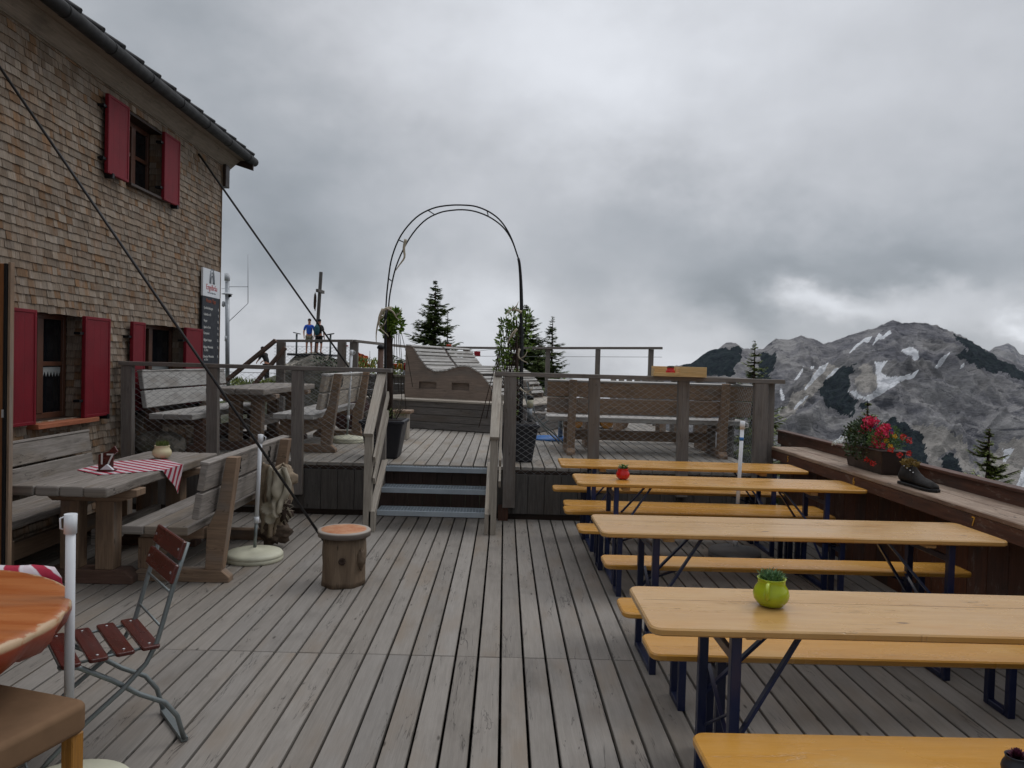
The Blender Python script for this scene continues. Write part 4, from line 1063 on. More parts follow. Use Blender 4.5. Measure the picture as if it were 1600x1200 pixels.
blooms('pink_flower', 'pink_petal', [fp(*q) for q in ((1356, 656), (1366, 659), (1352, 665), (1360, 667), (1378, 672), (1384, 669), (1386, 675), (1371, 685), (1368, 690), (1376, 697), (1365, 702), (1349, 671), (1373, 693), (1362, 661), (1381, 679), (1369, 697), (1374, 676))], .026)
blooms('red_flower', 'red_petal', [fp(*q) for q in ((1328, 672), (1412, 683), (1421, 688), (1392, 703), (1406, 711), (1420, 708), (1354, 719, 2.93), (1364, 724, 2.93))], .016)
blooms('yellow_flower', 'yellow_petal', [fp(*q) for q in ((1398, 682), (1391, 697), (1385, 689))], .013)
blooms('white_flower', 'white_petal', [fp(*q) for q in ((1316, 686), (1310, 690), (1318, 692), (1330, 692), (1335, 688), (1303, 693), (1322, 683), (1342, 686))], .014)
blooms('violet_flower', 'violet_petal', [fp(*q) for q in ((1367, 668), (1372, 671), (1393, 673))], .012)
t = thing('boot_planter', 'old dark leather boot with moss and white lace hooks on the parapet shelf', 'boot', (2.92, 5.38, SZ), R(3)); t.scale = (.95, .95, .95)
# outline in (y, z): heel at +y, toe towards the camera (-y)
sec = [(.16, .0, .12, .042), (.13, .0, .165, .05), (.08, .0, .165, .052), (.03, .0, .155, .052), (-.02, .0, .12, .05), (-.08, .0, .09, .052), (-.15, .0, .078, .056), (-.21, .0, .065, .05), (-.25, .0, .04, .03)]
m = MB(); K = 14
for (y, za_, zb2, hw) in sec:
    for k in range(K):
        a = 2*math.pi*k/K; zz = za_+.018+(zb2-za_-.018)*(.5+.5*math.sin(a)); m.v.append((hw*math.cos(a)*(1 if math.sin(a) < 0.2 else .85), y, zz))
for i in range(len(sec)-1):
    for k in range(K): k2 = (k+1) % K; m.face([i*K+k, i*K+k2, (i+1)*K+k2, (i+1)*K+k], [(0, 0)]*4, True)
m.face(list(range(K)), [(0, 0)]*K); m.face([(len(sec)-1)*K+k for k in range(K)], [(0, 0)]*K); m.build('upper', 'boot_leather', t)
m = MB(); m.prism([(.045, .16), (.055, .05), (.05, -.05), (.058, -.15), (.045, -.24), (0, -.27), (-.045, -.24), (-.056, -.15), (-.05, -.05), (-.052, .05), (-.045, .16), (0, .18)], 0, .022); m.build('sole', 'dark_steel', t, .003)
m = MB(); cloud(m, (0, .07, .165), (.05, .075, .03), 600, .02, .008); m.build('moss', 'fleece', t)
m = MB()
for i in range(4): m.lathe([(.006, 0), (.004, .006), (0, .007)], (-.052+i*.004, .06-i*.032, .145-.012*i), 8)
m.build('lace_hook', 'red_shutter_screw', t)

# ------------------------------------------------------------ planters with the arch
def planter(label, locn, w, h):
    t = thing('square_planter', label, 'planter', locn, 0, 'black planters at the foot of the rose arch')
    m = MB(); a, b = w*.36, w*.5
    m.hexa([(-a, -a, 0), (a, -a, 0), (a, a, 0), (-a, a, 0), (-b, -b, h), (b, -b, h), (b, b, h), (-b, b, h)]); m.build('pot', 'pot_black', t, .02)
    MB().bb(-b-.012, b+.012, -b-.012, b+.012, h-.03, h+.005).build('rim', 'pot_black', t, .008); MB().bb(-b+.02, b-.02, -b+.02, b-.02, h+.005, h+.012).build('soil', 'soil', t)
    return t
PL = planter('black square planter left of the steps, holding a stone and dead twigs', (-1.33, 8.62, UP), .47, .42)
PR = planter('black square planter right of the steps, vines climbing out of it', (.17, 8.62, UP), .44, .42)
p = atY(587, 655, 8.55); o = lump((0, 0, 0), (.09, .07, .07), 1.3).build('stone', 'rock', loc=(p.x-.03, 8.5, UP+.47)); tag(o, 'grey stone lying in the left black planter', 'stone')
t = thing('dead_plant', 'dry brown twigs standing in the left black planter', 'plant', (-1.25, 8.6, UP+.43)); m = MB(); lr = random.Random(5)
for k in range(24): a = lr.uniform(0, 6.28); m.tube([(.0+.05*math.cos(a), .05*math.sin(a), 0), (.1*math.cos(a), .1*math.sin(a), .08), (.16*math.cos(a)*lr.random(), .12*math.sin(a), lr.uniform(.1, .22))], .003, 4)
m.build('twig', 'twig', t); m = MB(); cloud(m, (0, 0, .06), (.13, .1, .05), 80, .03, .015); m.build('leaf', 'grass_leaf', t)
t = thing('rose_arch', 'thin black double metal arch spanning the top of the steps', 'arch', (-.55, 8.7, UP))
o1 = [(603, 660), (602, 560), (603, 482), (607, 435), (613, 400), (627, 367), (650, 340), (675, 326), (700, 321), (725, 320.5), (745, 323), (766, 332), (783, 346), (797, 368), (807, 395), (812, 416), (814, 470), (814, 560), (812, 690)]
o2 = [(608, 660), (606, 560), (607, 482), (613, 440), (622, 408), (640, 372), (662, 346), (685, 333), (707, 328.5), (728, 328), (748, 332), (768, 341), (786, 355), (799, 374), (808, 398), (812.5, 418), (815.5, 470), (816, 560), (814, 690)]
def sm(ps, n=4):
    out = []
    for i in range(len(ps)-1):
        p0, p1, p2, p3 = ps[max(i-1, 0)], ps[i], ps[i+1], ps[min(i+2, len(ps)-1)]
        for k in range(n):
            u = k/n; out.append(tuple(.5*((2*p1[c])+(-p0[c]+p2[c])*u+(2*p0[c]-5*p1[c]+4*p2[c]-p3[c])*u*u+(-p0[c]+3*p1[c]-3*p2[c]+p3[c])*u**3) for c in range(2)))
    out.append(ps[-1]); return out
P1 = [atY(a, b, 8.55) for a, b in sm(o1)]; P2 = [atY(a, b, 8.92) for a, b in sm(o2)]
loc(MB().tube(P1, .0085, 8).build('hoop', 'dark_steel', t), t); loc(MB().tube(P2, .0085, 8).build('hoop', 'dark_steel', t), t)
for i in (12, 19, 27, 43): loc(MB().tube([P1[i], P2[i]], .006, 6).build('rung', 'dark_steel', t), t)
for P in (P1, P2):
    for rng in (range(58, 72), range(0, 9)): loc(MB().tube([P[i] for i in rng], .015, 8).build('leg_sleeve', 'dark_steel', t), t)
def antler(label, pts, Y, r=.012, fork=True):
    P = [atY(a, b, Y) for a, b in sm(pts, 3)]; n_ = len(P); m = MB().tube(P, [r*(1-.8*i/(n_-1)) for i in range(n_)], 8)
    k = n_//2
    if fork: m.tube([P[k], P[k]+Vector((.05, -.02, .04)), P[k]+Vector((.07, -.03, .09))], [r*.6, r*.45, .002], 6)
    o = m.build('antler', 'bone'); tag(o, label, 'antler', 'antlers tied to the rose arch'); return o
antler('long curved antler tied to the left trunk of the arch', [(612, 481), (600, 484), (592, 500), (588, 520), (588, 535)], 8.42, .018)
antler('slim antler bowed around the left vine bush', [(598, 482), (592, 497), (594, 512), (604, 522), (607, 526)], 8.4)
antler('antler curling over the right of the left vine bush', [(604, 482), (614, 487), (620, 497), (627, 500)], 8.4)
antler('antler tied high on the left side of the hoop', [(634, 374), (631, 388), (632, 402), (624, 414), (618, 423)], 8.5, .018, False)
antler('antler pointing left at the top of the right vines', [(815, 488), (806, 484), (797, 485), (790, 492)], 8.44, .016)
antler('antler hanging at the middle of the right vines', [(808, 514), (800, 522), (795, 532), (792, 540)], 8.42)
antler('lower antler curling right beside the right arch leg', [(812, 545), (810, 556), (816, 563), (825, 567)], 8.42)
antler('lowest antler jutting right above the black planter', [(812, 606), (818, 611), (826, 615), (833, 619)], 8.42)
t = thing('climbing_plant', 'leafy vine bush on a dark trunk at the left foot of the arch', 'plant', (-1.30, 8.72, UP+.43))
p0, p1 = atY(607, 640, 8.72), atY(606, 484, 8.72); T0 = Vector(t.location)
MB().tube([p0-T0-Vector((0, 0, .3)), p0.lerp(p1, .4)-T0+Vector((.01, 0, 0)), p1-T0], [.055, .05, .04], 10).build('trunk', 'bark', t, shade=True)
m = MB(); lr = random.Random(21)
for (px, py, s_, n_) in ((612, 497, .09, 170), (616, 507, .10, 190), (608, 515, .08, 110), (603, 503, .06, 70), (617, 490, .05, 40)): q = atY(px, py, 8.68)-T0; cloud(m, q, (s_, s_, s_), n_, .055, .035)
m.build('foliage', 'vine_leaf', t); m = MB()
for k in range(7):
    a = atY(612+k*2.5, 520, 8.7)-T0; b = atY(606+k*6+lr.uniform(-3, 3), lr.uniform(585, 640), 8.7)-T0; m.tube([a, a.lerp(b, .5)+Vector((lr.uniform(-.03, .03), 0, 0)), b], .0035, 4)
m.build('stem', 'twig', t)
t = thing('wooden_post', 'short dark post with rounded cap left of the vine trunk', 'post', tuple(atY(594, 600, 9.2)))
MB().tube([(0, 0, -.45), (0, 0, .42)], .035, 10).build('shaft', 'timber_red', t); MB().lathe([(.045, .42), (.05, .44), (.03, .47), (0, .48)], seg=12).build('cap', 'dark_steel', t)
t = thing('climbing_plant', 'tall trailing vine covering the right leg of the arch', 'plant', (.17, 8.72, UP+.43)); T0 = Vector(t.location)
m = MB(); lr = random.Random(33)
for (px, py, sx_, sz_, n_) in ((803, 490, .09, .06, 110), (788, 508, .06, .07, 120), (781, 540, .03, .18, 150), (789, 560, .02, .12, 70), (800, 520, .05, .14, 120), (822, 498, .06, .10, 90), (826, 530, .03, .14, 60), (797, 550, .02, .16, 80), (776, 575, .02, .12, 40), (806, 600, .02, .3, 70), (803, 645, .02, .15, 70)):
    q = atY(px, py, 8.7)-T0; cloud(m, q, (sx_, .1, sz_), n_, .045, .024)
m.build('foliage', 'vine_leaf', t); m = MB()
for k in range(22):
    a = atY(800+lr.uniform(-18, 20), 500+lr.uniform(0, 20), 8.7)-T0; b = atY(790+lr.uniform(-18, 25), lr.uniform(560, 668), 8.7)-T0; m.tube([a, a.lerp(b, .3)+Vector((lr.uniform(-.04, .04), 0, 0)), a.lerp(b, .7)+Vector((lr.uniform(-.04, .04), 0, 0)), b], .004, 4)
for k in range(3):
    a = atY(782, 540, 8.7)-T0; b = atY(772-k*12, 640+k*14, 8.5)-T0; m.tube([a, a.lerp(b, .5)+Vector((.0, 0, .0)), b], .0045, 4)
m.tube([atY(808, 690, 8.7)-T0, atY(808, 600, 8.7)-T0, atY(807, 500, 8.7)-T0], [.022, .018, .01], 8); m.build('stem', 'bark', t)

# lanterns
def lantern(label, locn, h):
    t = thing('garden_lantern', label, 'lantern', locn, 0, 'round steel garden lanterns'); r = .038
    MB().tube([(0, 0, 0), (0, 0, h*.55)], r*.8, 14).build('post', 'galvanised', t); MB().tube([(0, 0, h*.551), (0, 0, h*.85)], r, 14).build('glass', 'lamp_glass', t); MB().tube([(0, 0, h*.851), (0, 0, h)], r*1.05, 14).build('cap', 'dark_steel', t)
p = atY(827, 676, 8.75); lantern('steel garden lantern standing in the right black planter', (p.x, 8.75, UP+.43), .30)
p = atY(583, 655, 10.2); lantern('steel garden lantern on a stake behind the left black planter', (p.x, 10.2, UP), .66)
t = thing('waste_bin', 'square wooden bin with overhanging lid behind the left planter', 'bin', (-1.47, 10.7, UP))
MB().bb(-.15, .15, -.15, .15, 0, .36, 2).build('body', 'pale_wood', t, .004); MB().bb(-.2, .2, -.19, .19, .361, .40, 0).build('lid', 'timber_brown', t, .004)
p = atY(549, 632, 12.0)
t = thing('barrel_sign', 'dark red round sign with white slanted words on the upper deck', 'sign', (p.x, 12.0, p.z-.12))
MB().lathe([(.0, 0), (.30, .0), (.31, .01), (.31, .05), (0, .055)], seg=32).build('disc', 'barrel_red', t).rotation_euler = (R(82), 0, 0)
text('auf uns!', .155, 'letter_white', t, (-.02, -.065, .09), (R(82), R(-6), 0), 'lettering', .001, shear=.3)

# ------------------------------------------------------------ podium + wave lounger
A = atY(632, 620, 12.95); Bp = atY(774, 627, 12.3); u = (Bp-A); u.z = 0; LEN = u.length; u.normalize(); v = Vector((-u.y, u.x, 0))
ang = math.atan2(u.y, u.x); PZ = 1.035
t = thing('podium', 'grey plank podium the wave-shaped lounger stands on', 'platform', (A.x, A.y, UP), ang)
Pz = PZ-UP
for i in range(4): MB().bb(-.55, 2.35, -.45, -.42, .01+i*.115, .118+i*.115, 0).build('front_board', 'fascia_wood', t, .003)
for i in range(4): MB().bb(2.35, 2.38, -.45, 2.6, .01+i*.115, .118+i*.115, 1).build('side_board', 'fascia_wood', t, .003)
m = MB()
for i in range(24): m.bb(-.6, 2.42, -.47+i*.128, -.47+i*.128+.122, Pz-.03, Pz, 0)
m.build('top_boards', 'pale_wood', t, .003); MB().bb(-.5, 2.3, -.4, 2.5, 0, Pz-.035).build('core', 'dark_wood', t)
prof = [(0, .86), (.1, .86), (.16, .82), (.27, .66), (.42, .50), (.56, .435), (.74, .45), (.97, .525), (1.1, .54), (1.2, .53), (1.4, .43), (1.57, .25), (1.67, .07)]
def ph(s):
    for i in range(len(prof)-1):
        if prof[i][0] <= s <= prof[i+1][0]:
            k = (s-prof[i][0])/(prof[i+1][0]-prof[i][0]); return prof[i][1]+(prof[i+1][1]-prof[i][1])*k
    return .05
t = thing('wave_lounger', 'double wooden lounger with wave profile and pale slats on the podium', 'lounger', (A.x, A.y, PZ), ang)
def side(y, cut):
    m = MB(); N = 34; ss = sorted({LEN*i/N for i in range(N+1)}|{.27, .60, .88, 1.20})
    for a, b in zip(ss, ss[1:]):
        za_, zb3 = max(.02, ph(a)), max(.02, ph(b)); mid = (a+b)/2
        if cut and (.27 < mid < .60 or .88 < mid < 1.20):
            m.hexa([(a, y, .0), (b, y, .0), (b, y+.04, 0), (a, y+.04, 0), (a, y, .155), (b, y, .155), (b, y+.04, .155), (a, y+.04, .155)], 0)
            m.hexa([(a, y, .275), (b, y, .275), (b, y+.04, .275), (a, y+.04, .275), (a, y, za_), (b, y, zb3), (b, y+.04, zb3), (a, y+.04, za_)], 0)
        else: m.hexa([(a, y, 0), (b, y, 0), (b, y+.04, 0), (a, y+.04, 0), (a, y, za_), (b, y, zb3), (b, y+.04, zb3), (a, y+.04, za_)], 0)
    m.uv = [[(m.v[i][0], m.v[i][2]+m.v[i][1]) for i in f] for f in m.f]
    return m
import bmesh
for y_, cut_ in ((0, True), (2.2, False)):
    o = side(y_, cut_).build('side_panel', 'lounger_side', t); bm = bmesh.new(); bm.from_mesh(o.data); bmesh.ops.remove_doubles(bm, verts=bm.verts[:], dist=1e-4); bm.to_mesh(o.data); bm.free()
m = MB(); m.bb(.2, 1.3, .052, .06, .05, .35, 0); m.build('inner_panel', 'lounger_side', t)
mid_ = MB(); N = 30
for i in range(N):
    a, b = LEN*i/N, LEN*(i+1)/N; mid_.hexa([(a, 1.08, max(0, ph(a)-.15)), (b, 1.08, max(0, ph(b)-.15)), (b, 1.16, max(0, ph(b)-.15)), (a, 1.16, max(0, ph(a)-.15)), (a, 1.08, ph(a)+.005), (b, 1.08, ph(b)+.005), (b, 1.16, ph(b)+.005), (a, 1.16, ph(a)+.005)], 0)
mid_.build('middle_beam', 'dark_wood', t)
acc = 0; s = .02; pr_ = []
while s < LEN-.02: pr_.append(s); sl_ = (ph(s+.01)-ph(s))/.01; s += .075/math.sqrt(1+sl_*sl_)
for y0, y1 in ((-.02, 1.07), (1.17, 2.26)):
    m = MB()
    for s in pr_:
        sl_ = (ph(min(LEN, s+.02))-ph(s))/.02; th = math.atan(sl_); rot = Matrix.Rotation(-th, 3, 'Y'); m.box((s+.02, (y0+y1)/2, ph(s)+.016+sl_*.02), (.052, y1-y0, .022), rot, 1)
    m.build('slats', 'timber_white', t, .002)
# back parapet on the left of the upper deck
t = thing('plank_wall', 'low grey plank wall at the back of the upper deck left of the lounger', 'wall', (-2.3, 14.6, UP)); m = MB()
for i in range(6): m.bb(-.95, 1.0, 0, .04, i*.13, i*.13+.126, 0)
m.build('board_panel', 'fascia_wood', t, .003); MB().bb(-1, 1.02, -.03, .08, .781, .815, 0).build('cap_board', 'rail_wood', t, .003)

# crate on handrail
p = atY(1060, 584, YF-.03)
t = thing('wooden_crate', 'pale pinewood crate on the right handrail, against the mountain', 'crate', (p.x, YF-.03, RT+.001), R(-6))
m = MB(); w2 = .27; m.bb(-w2, w2, -.14, .14, 0, .012, 0); m.bb(-w2, w2, .125, .14, .013, .105, 0); m.bb(.0, w2, -.14, -.125, .013, .105, 0)
m.bb(-w2, -.001, -.14, -.125, .013, .04, 0); m.bb(-w2, -w2+.015, -.124, .124, .013, .085, 1); m.bb(w2-.015, w2, -.124, .124, .013, .105, 1); m.build('box', 'crate_wood', t, .002)
MB().bb(-.015, 0.0, -.124, .124, .013, .09, 1).build('divider', 'crate_wood', t, .002)
q = pot('flower_pot', 'small red pot standing in the pinewood crate on the handrail', (p.x-.1, YF-.10, RT+.014), .75, 'red_glaze', 'dark_leaf', 0)

# ------------------------------------------------------------ weather mast
X_ = atY(355, 520, 14.5); t = thing('weather_mast', 'grey steel weather mast with sensors beside the house corner', 'mast', (X_.x, 14.5, 0)); T0 = Vector(t.location)
def q(px, py): return atY(px, py, 14.5)-T0
MB().tube([q(355.5, 640), q(355, 440)], .04, 14).build('pole', 'mast_metal', t); MB().tube([q(355, 439), q(355, 427)], .05, 14).build('sensor_head', 'mast_white', t)
MB().tube([q(354.5, 533), q(354.5, 525)], .042, 14).build('band', 'mast_white', t); m = MB(); a = q(355, 459); m.lathe([(.02, .03), (.1, .0), (.1, -.012), (0, -.012)], a, 16); m.build('rain_hood', 'mast_white', t)
m = MB(); m.tube([q(356, 448), q(387.5, 448)], .006, 6); m.tube([q(387.5, 398), q(387.5, 474)], .006, 6); m.tube([q(387.5, 474), q(358, 502)], .006, 6); m.build('lightning_rod', 'mast_metal', t)
m = MB(); m.tube([q(352, 451), q(346, 451)], .005, 5); m.lathe([(.0, 0), (.03, .02), (.03, .1), (0, .12)], q(349, 480), 10); m.build('sensor', 'mast_white', t); MB().tube([q(355, 464), q(361, 461)], .03, 8).build('sensor', 'dark_steel', t)

# ------------------------------------------------------------ terrain
def gz(x, y):
    r = math.hypot(x, y-8)
    z = -1.2
    d = max(0, r-14)
    z -= .55*d if d < 700 else .55*700+.02*(d-700)
    if d > 0 and y > 8 and x < 2: pass
    sm_ = math.exp(-((x+9.2)**2/60+(y-30)**2/260)); z = z*(1-sm_)+(.2)*sm_
    hm = math.exp(-((x+4.8)**2/3.5+(y-17.5)**2/5)); z += 1.9*hm
    z += 2.0*math.exp(-((x+9.2)**2/14+(y-40)**2/20))
    z += (noise.noise(Vector((x*.25, y*.25, 0)))*.5+noise.noise(Vector((x*.9, y*.9, 3)))*.18)*min(1, r/14)*(1 if r < 200 else 6)
    if x > -4.2 and x < 3.3 and y < 15.9: z = min(z, -.5)
    if x <= -4.2 and y < 11.2: z = min(z, -.45)
    return z
m = MB(); nr, na = 92, 160
rad = [0]+[1.2*(1.082**i) for i in range(nr)]; rad = [min(r_, 2600) for r_ in rad]
for r_ in rad:
    for k in range(na): a = 2*math.pi*k/na; x, y = r_*math.sin(a), 14+r_*math.cos(a); m.v.append((x, y, gz(x, y)))
for i in range(len(rad)-1):
    for k in range(na): k2 = (k+1) % na; m.face([i*na+k, i*na+k2, (i+1)*na+k2, (i+1)*na+k], [(0, 0)]*4, True)
m.nofix = True; tag(m.build('ground', 'ground'), kind='structure')
def boulder(name, label, c, s, sd, plants):
    t = thing(name, label, 'rock', c); lumpy = MB(); N, K = 40, 56
    for i in range(N+1):
        th = math.pi*i/N
        for j in range(K):
            ph_ = 2*math.pi*j/K; d = Vector((math.sin(th)*math.cos(ph_), math.sin(th)*math.sin(ph_), math.cos(th)))
            d2 = Vector([math.copysign(abs(w)**.62, w) for w in d])
            w = 1+.28*noise.noise(d*1.7+Vector((sd, 0, 0)))+.16*noise.noise(d*4+Vector((0, sd, 0)))+.09*noise.noise(d*9)+.04*noise.noise(d*20)
            lumpy.v.append((d2.x*s[0]*w, d2.y*s[1]*w, d2.z*s[2]*w))
    for i in range(N):
        for j in range(K): lumpy.face([i*K+j, i*K+(j+1) % K, (i+1)*K+(j+1) % K, (i+1)*K+j], [(0, 0)]*4, True)
    lumpy.build('stone', 'rock', t); m = MB()
    for (px, py, Y, sx_, sz_, n_) in plants: cloud(m, atY(px, py, Y)-Vector(c), (sx_, .3, sz_), n_, .07, .025)
    if plants: m.build('alpine_plant', 'dark_leaf', t)
    return t
lr = random.Random(9)
pc = atY(496, 610, 15.9); boulder('summit_rock', 'big grey boulder with green tufts below the summit platform', (pc.x, 15.9, .75), (.82, .8, .86), 2.4,
    [(505, 563, 15.1, .22, .04, 120), (520, 568, 15.1, .15, .05, 80), (536, 592, 15.0, .2, .15, 160), (520, 610, 14.9, .1, .12, 60)])
pc = atY(440, 606, 17.5); boulder('rock', 'low pale rock left of the boulder behind the timber table', (pc.x, 17.5, .75), (.5, .5, .32), 6.0, [(425, 600, 17, .25, .08, 150)])
o = MB(); lr = random.Random(3); cloud(o, atY(385, 604, 16.5), (1.1, .5, .14), 1300, .09, .03); cloud(o, atY(355, 606, 15.5), (.5, .4, .18), 400, .09, .03); oo = o.build('shrub', 'conifer_near'); tag(oo, 'low green shrub spreading behind the upper railing next to the house corner', 'shrub')
o = MB(); cloud(o, atY(570, 582, 19), (.8, .5, .35), 900, .11, .04); oo = o.build('shrub', 'conifer_near'); tag(oo, 'green shrub below the orange tarpaulin', 'shrub')
o = MB(); cloud(o, atY(624, 586, 20), (.5, .4, .3), 500, .11, .04); oo = o.build('shrub', 'conifer_near'); tag(oo, 'green shrub left of the lounger headboard under the bunting', 'shrub')

# summit platform, cross, view discs, people (40 m away)
YS = 40.0; pz = atY(490, 553, YS)
t = thing('summit_platform', 'flat dark platform on top of the summit rock carrying cross and discs', 'platform', tuple(pz))
MB().bb(-1.15, 1.15, -.8, .8, -.12, 0).build('slab', 'dark_steel', t); lump((0, 0, -.9), (1.35, 1.1, .95), 4.4, .2, 24, 16).build('rock_base', 'rock', t)
t = thing('summit_cross', 'weathered wooden summit cross seen edge-on with a small carved figure', 'cross', (atY(493.5, 552, YS).x, YS, pz.z))
MB().beam((0, 0, 0), (.18, 0, 4.25), .15, .15, (0, 1, 0)).build('shaft', 'fascia_wood', t, .01); MB().beam((.12, -.5, 3.25), (.2, .5, 3.25), .14, .16).build('crossbeam', 'fascia_wood', t, .01)
lump((-.06, -.16, 2.7), (.07, .08, .42), 2.0, .3).build('carved_figure', 'bark', t)
for lb, px in (('viewing disc on a thin post, left of the hiker in blue', 465.5), ('viewing disc on a thin post, right of the hiker with the backpack', 518)):
    x = atY(px, 552, YS).x; t = thing('viewing_disc', lb, 'viewing disc', (x, YS-.3, pz.z), 0, 'viewing discs on the summit')
    MB().tube([(0, 0, 0), (0, 0, 1.0)], .05, 8).build('post', 'grey_steel', t); m = MB(); m.lathe([(0, 0), (.2, 0), (.2, .04), (0, .04)], seg=16); o = m.build('disc', 'dark_steel', t); o.location = (0, 0, 1.02); o.rotation_euler = (0, R(12 if px < 500 else -12), 0)
def skinned(name, nodes, edges, mat, parent, sub=2):
    me = bpy.data.meshes.new('tmp'); keys = list(nodes); me.from_pydata([nodes[k][0] for k in keys], [(keys.index(a), keys.index(b)) for a, b in edges], [])
    o = bpy.data.objects.new('tmp', me); C.objects.link(o); s = o.modifiers.new('skin', 'SKIN'); o.modifiers.new('sub', 'SUBSURF').levels = sub; s.use_smooth_shade = True
    for i, k in enumerate(keys): me.skin_vertices[0].data[i].radius = nodes[k][1] if isinstance(nodes[k][1], tuple) else (nodes[k][1],)*2
    me.skin_vertices[0].data[0].use_root = True
    bpy.context.view_layer.update(); me2 = bpy.data.meshes.new_from_object(o.evaluated_get(bpy.context.evaluated_depsgraph_get())); bpy.data.objects.remove(o)
    me2.materials.clear(); me2.materials.append(M[mat]); r_ = bpy.data.objects.new(name, me2); C.objects.link(r_); r_.parent = parent; return r_
def person(label, locn, rz, shirt, shorts, longs=False, pack=None, hair='hair', bend=0, group=None, arm=0.0, scale=1.0):
    t = thing('person', label, 'person', locn, rz, group); t.scale = (scale,)*3
    hipz = .93; fwd = bend
    B = {'pelvis': ((0, 0, hipz), (.145, .11)), 'waist': ((0, .02*fwd, 1.1), (.13, .1)), 'chest': ((0, .1*fwd, 1.30), (.165, .115)), 'neckb': ((0, .16*fwd, 1.46), (.08, .07)), 'neck': ((0, .18*fwd, 1.53), .05), 'head0': ((0, .015+.2*fwd, 1.61), (.07, .08)), 'head1': ((0, .01+.2*fwd, 1.69), (.078, .095)), 'head2': ((0, .0+.2*fwd, 1.76), (.05, .06))}
    E = [('pelvis', 'waist'), ('waist', 'chest'), ('chest', 'neckb'), ('neckb', 'neck'), ('neck', 'head0'), ('head0', 'head1'), ('head1', 'head2')]
    for s, n_ in ((-1, 'l'), (1, 'r')):
        B['hip'+n_] = ((s*.09, 0, .86), (.09, .095)); B['knee'+n_] = ((s*.11, .03+.05*s*.5, .49), .058); B['ank'+n_] = ((s*.12, -.01, .10), .04); B['toe'+n_] = ((s*.13, .14, .045), (.035, .03))
        B['sho'+n_] = ((s*.19, .11*fwd, 1.41), .06); B['elb'+n_] = ((s*(.27+.02*arm), .02+.12*arm+.1*fwd, 1.13), .043); B['wri'+n_] = ((s*(.25-.06*arm), .08+.22*arm+.1*fwd, .90+.15*arm), .03); B['hand'+n_] = ((s*(.24-.07*arm), .11+.25*arm+.1*fwd, .82+.16*arm), (.032, .018))
        E += [('pelvis', 'hip'+n_), ('hip'+n_, 'knee'+n_), ('knee'+n_, 'ank'+n_), ('ank'+n_, 'toe'+n_), ('neckb', 'sho'+n_), ('sho'+n_, 'elb'+n_), ('elb'+n_, 'wri'+n_), ('wri'+n_, 'hand'+n_)]
        for q_, dx in enumerate((-.02, -.007, .007, .02)):
            h = Vector(B['hand'+n_][0]); B['f%d%s' % (q_, n_)] = (tuple(h+Vector((dx*.4, .01+dx, -.075+abs(dx)))), .0085); E.append(('hand'+n_, 'f%d%s' % (q_, n_)))
        h = Vector(B['hand'+n_][0]); B['th'+n_] = (tuple(h+Vector((-s*.03, .03, -.02))), .010); E.append(('hand'+n_, 'th'+n_))
    skinned('body', B, E, 'skin', t)
    g = lambda k, r_: (B[k][0], r_)
    skinned('shirt', {'p': g('pelvis', (.16, .125)), 'w': g('waist', (.15, .12)), 'c': g('chest', (.185, .135)), 'n': (Vector(B['neckb'][0])-Vector((0, 0, .01)), (.095, .085)), 'sl': g('shol', .075), 'el': (Vector(B['shol'][0]).lerp(Vector(B['elbl'][0]), .85 if not longs else 1.0), .06), 'sr': g('shor', .075), 'er': (Vector(B['shor'][0]).lerp(Vector(B['elbr'][0]), .85 if not longs else 1.0), .06)}, [('p', 'w'), ('w', 'c'), ('c', 'n'), ('n', 'sl'), ('sl', 'el'), ('n', 'sr'), ('sr', 'er')], shirt, t)
    kz = 1.0 if not longs else 1.0
    N_ = {'p': (Vector((0, 0, .95)), (.16, .125)), 'hl': g('hipl', (.105, .11)), 'kl': (Vector(B['hipl'][0]).lerp(Vector(B['kneel'][0]), .92), .085), 'hr': g('hipr', (.105, .11)), 'kr': (Vector(B['hipr'][0]).lerp(Vector(B['kneer'][0]), .92), .085)}; E_ = [('p', 'hl'), ('hl', 'kl'), ('p', 'hr'), ('hr', 'kr')]
    if longs:
        N_['al'] = (Vector(B['ankl'][0]), .06); N_['ar'] = (Vector(B['ankr'][0]), .06); E_ += [('kl', 'al'), ('kr', 'ar')]
    skinned('trousers' if longs else 'shorts', N_, E_, shorts, t)
    for n_ in 'lr': a_ = Vector(B['ank'+n_][0]); skinned('shoe', {'a': (a_+Vector((0, -.02, -.02)), .055), 'b': (a_+Vector((0, .06, -.055)), (.05, .045)), 'c': (a_+Vector((0, .16, -.06)), (.045, .035))}, [('a', 'b'), ('b', 'c')], 'shoe', t)
    hy = B['head1'][0][1]; lump((0, hy-.02, 1.725), (.088, .105, .085), 1.0, .1).build('hair', hair, t)
    if pack: lump((0, -.2, 1.22), (.16, .12, .28), 6.0, .12).build('backpack', pack, t)
    return t
fz = pz.z
person('hiker in bright blue shirt and khaki shorts standing left of the summit cross', (atY(486, 552, YS).x, YS-.45, fz), R(190), 'blue_shirt', 'khaki')
person('hiker in black with a teal backpack standing right of the summit cross', (atY(501, 552, YS).x, YS-.4, fz), R(-25), 'black_cloth', 'black_cloth', pack='teal_cloth', hair='black_cloth')
pp_ = atY(417, 590, 24.0); person('person in black bending forward on the path left of the summit rock', (pp_.x, 24, pp_.z-.15), R(70), 'black_cloth', 'black_cloth', True, hair='black_cloth', bend=1.5, arm=1.0, scale=.62)

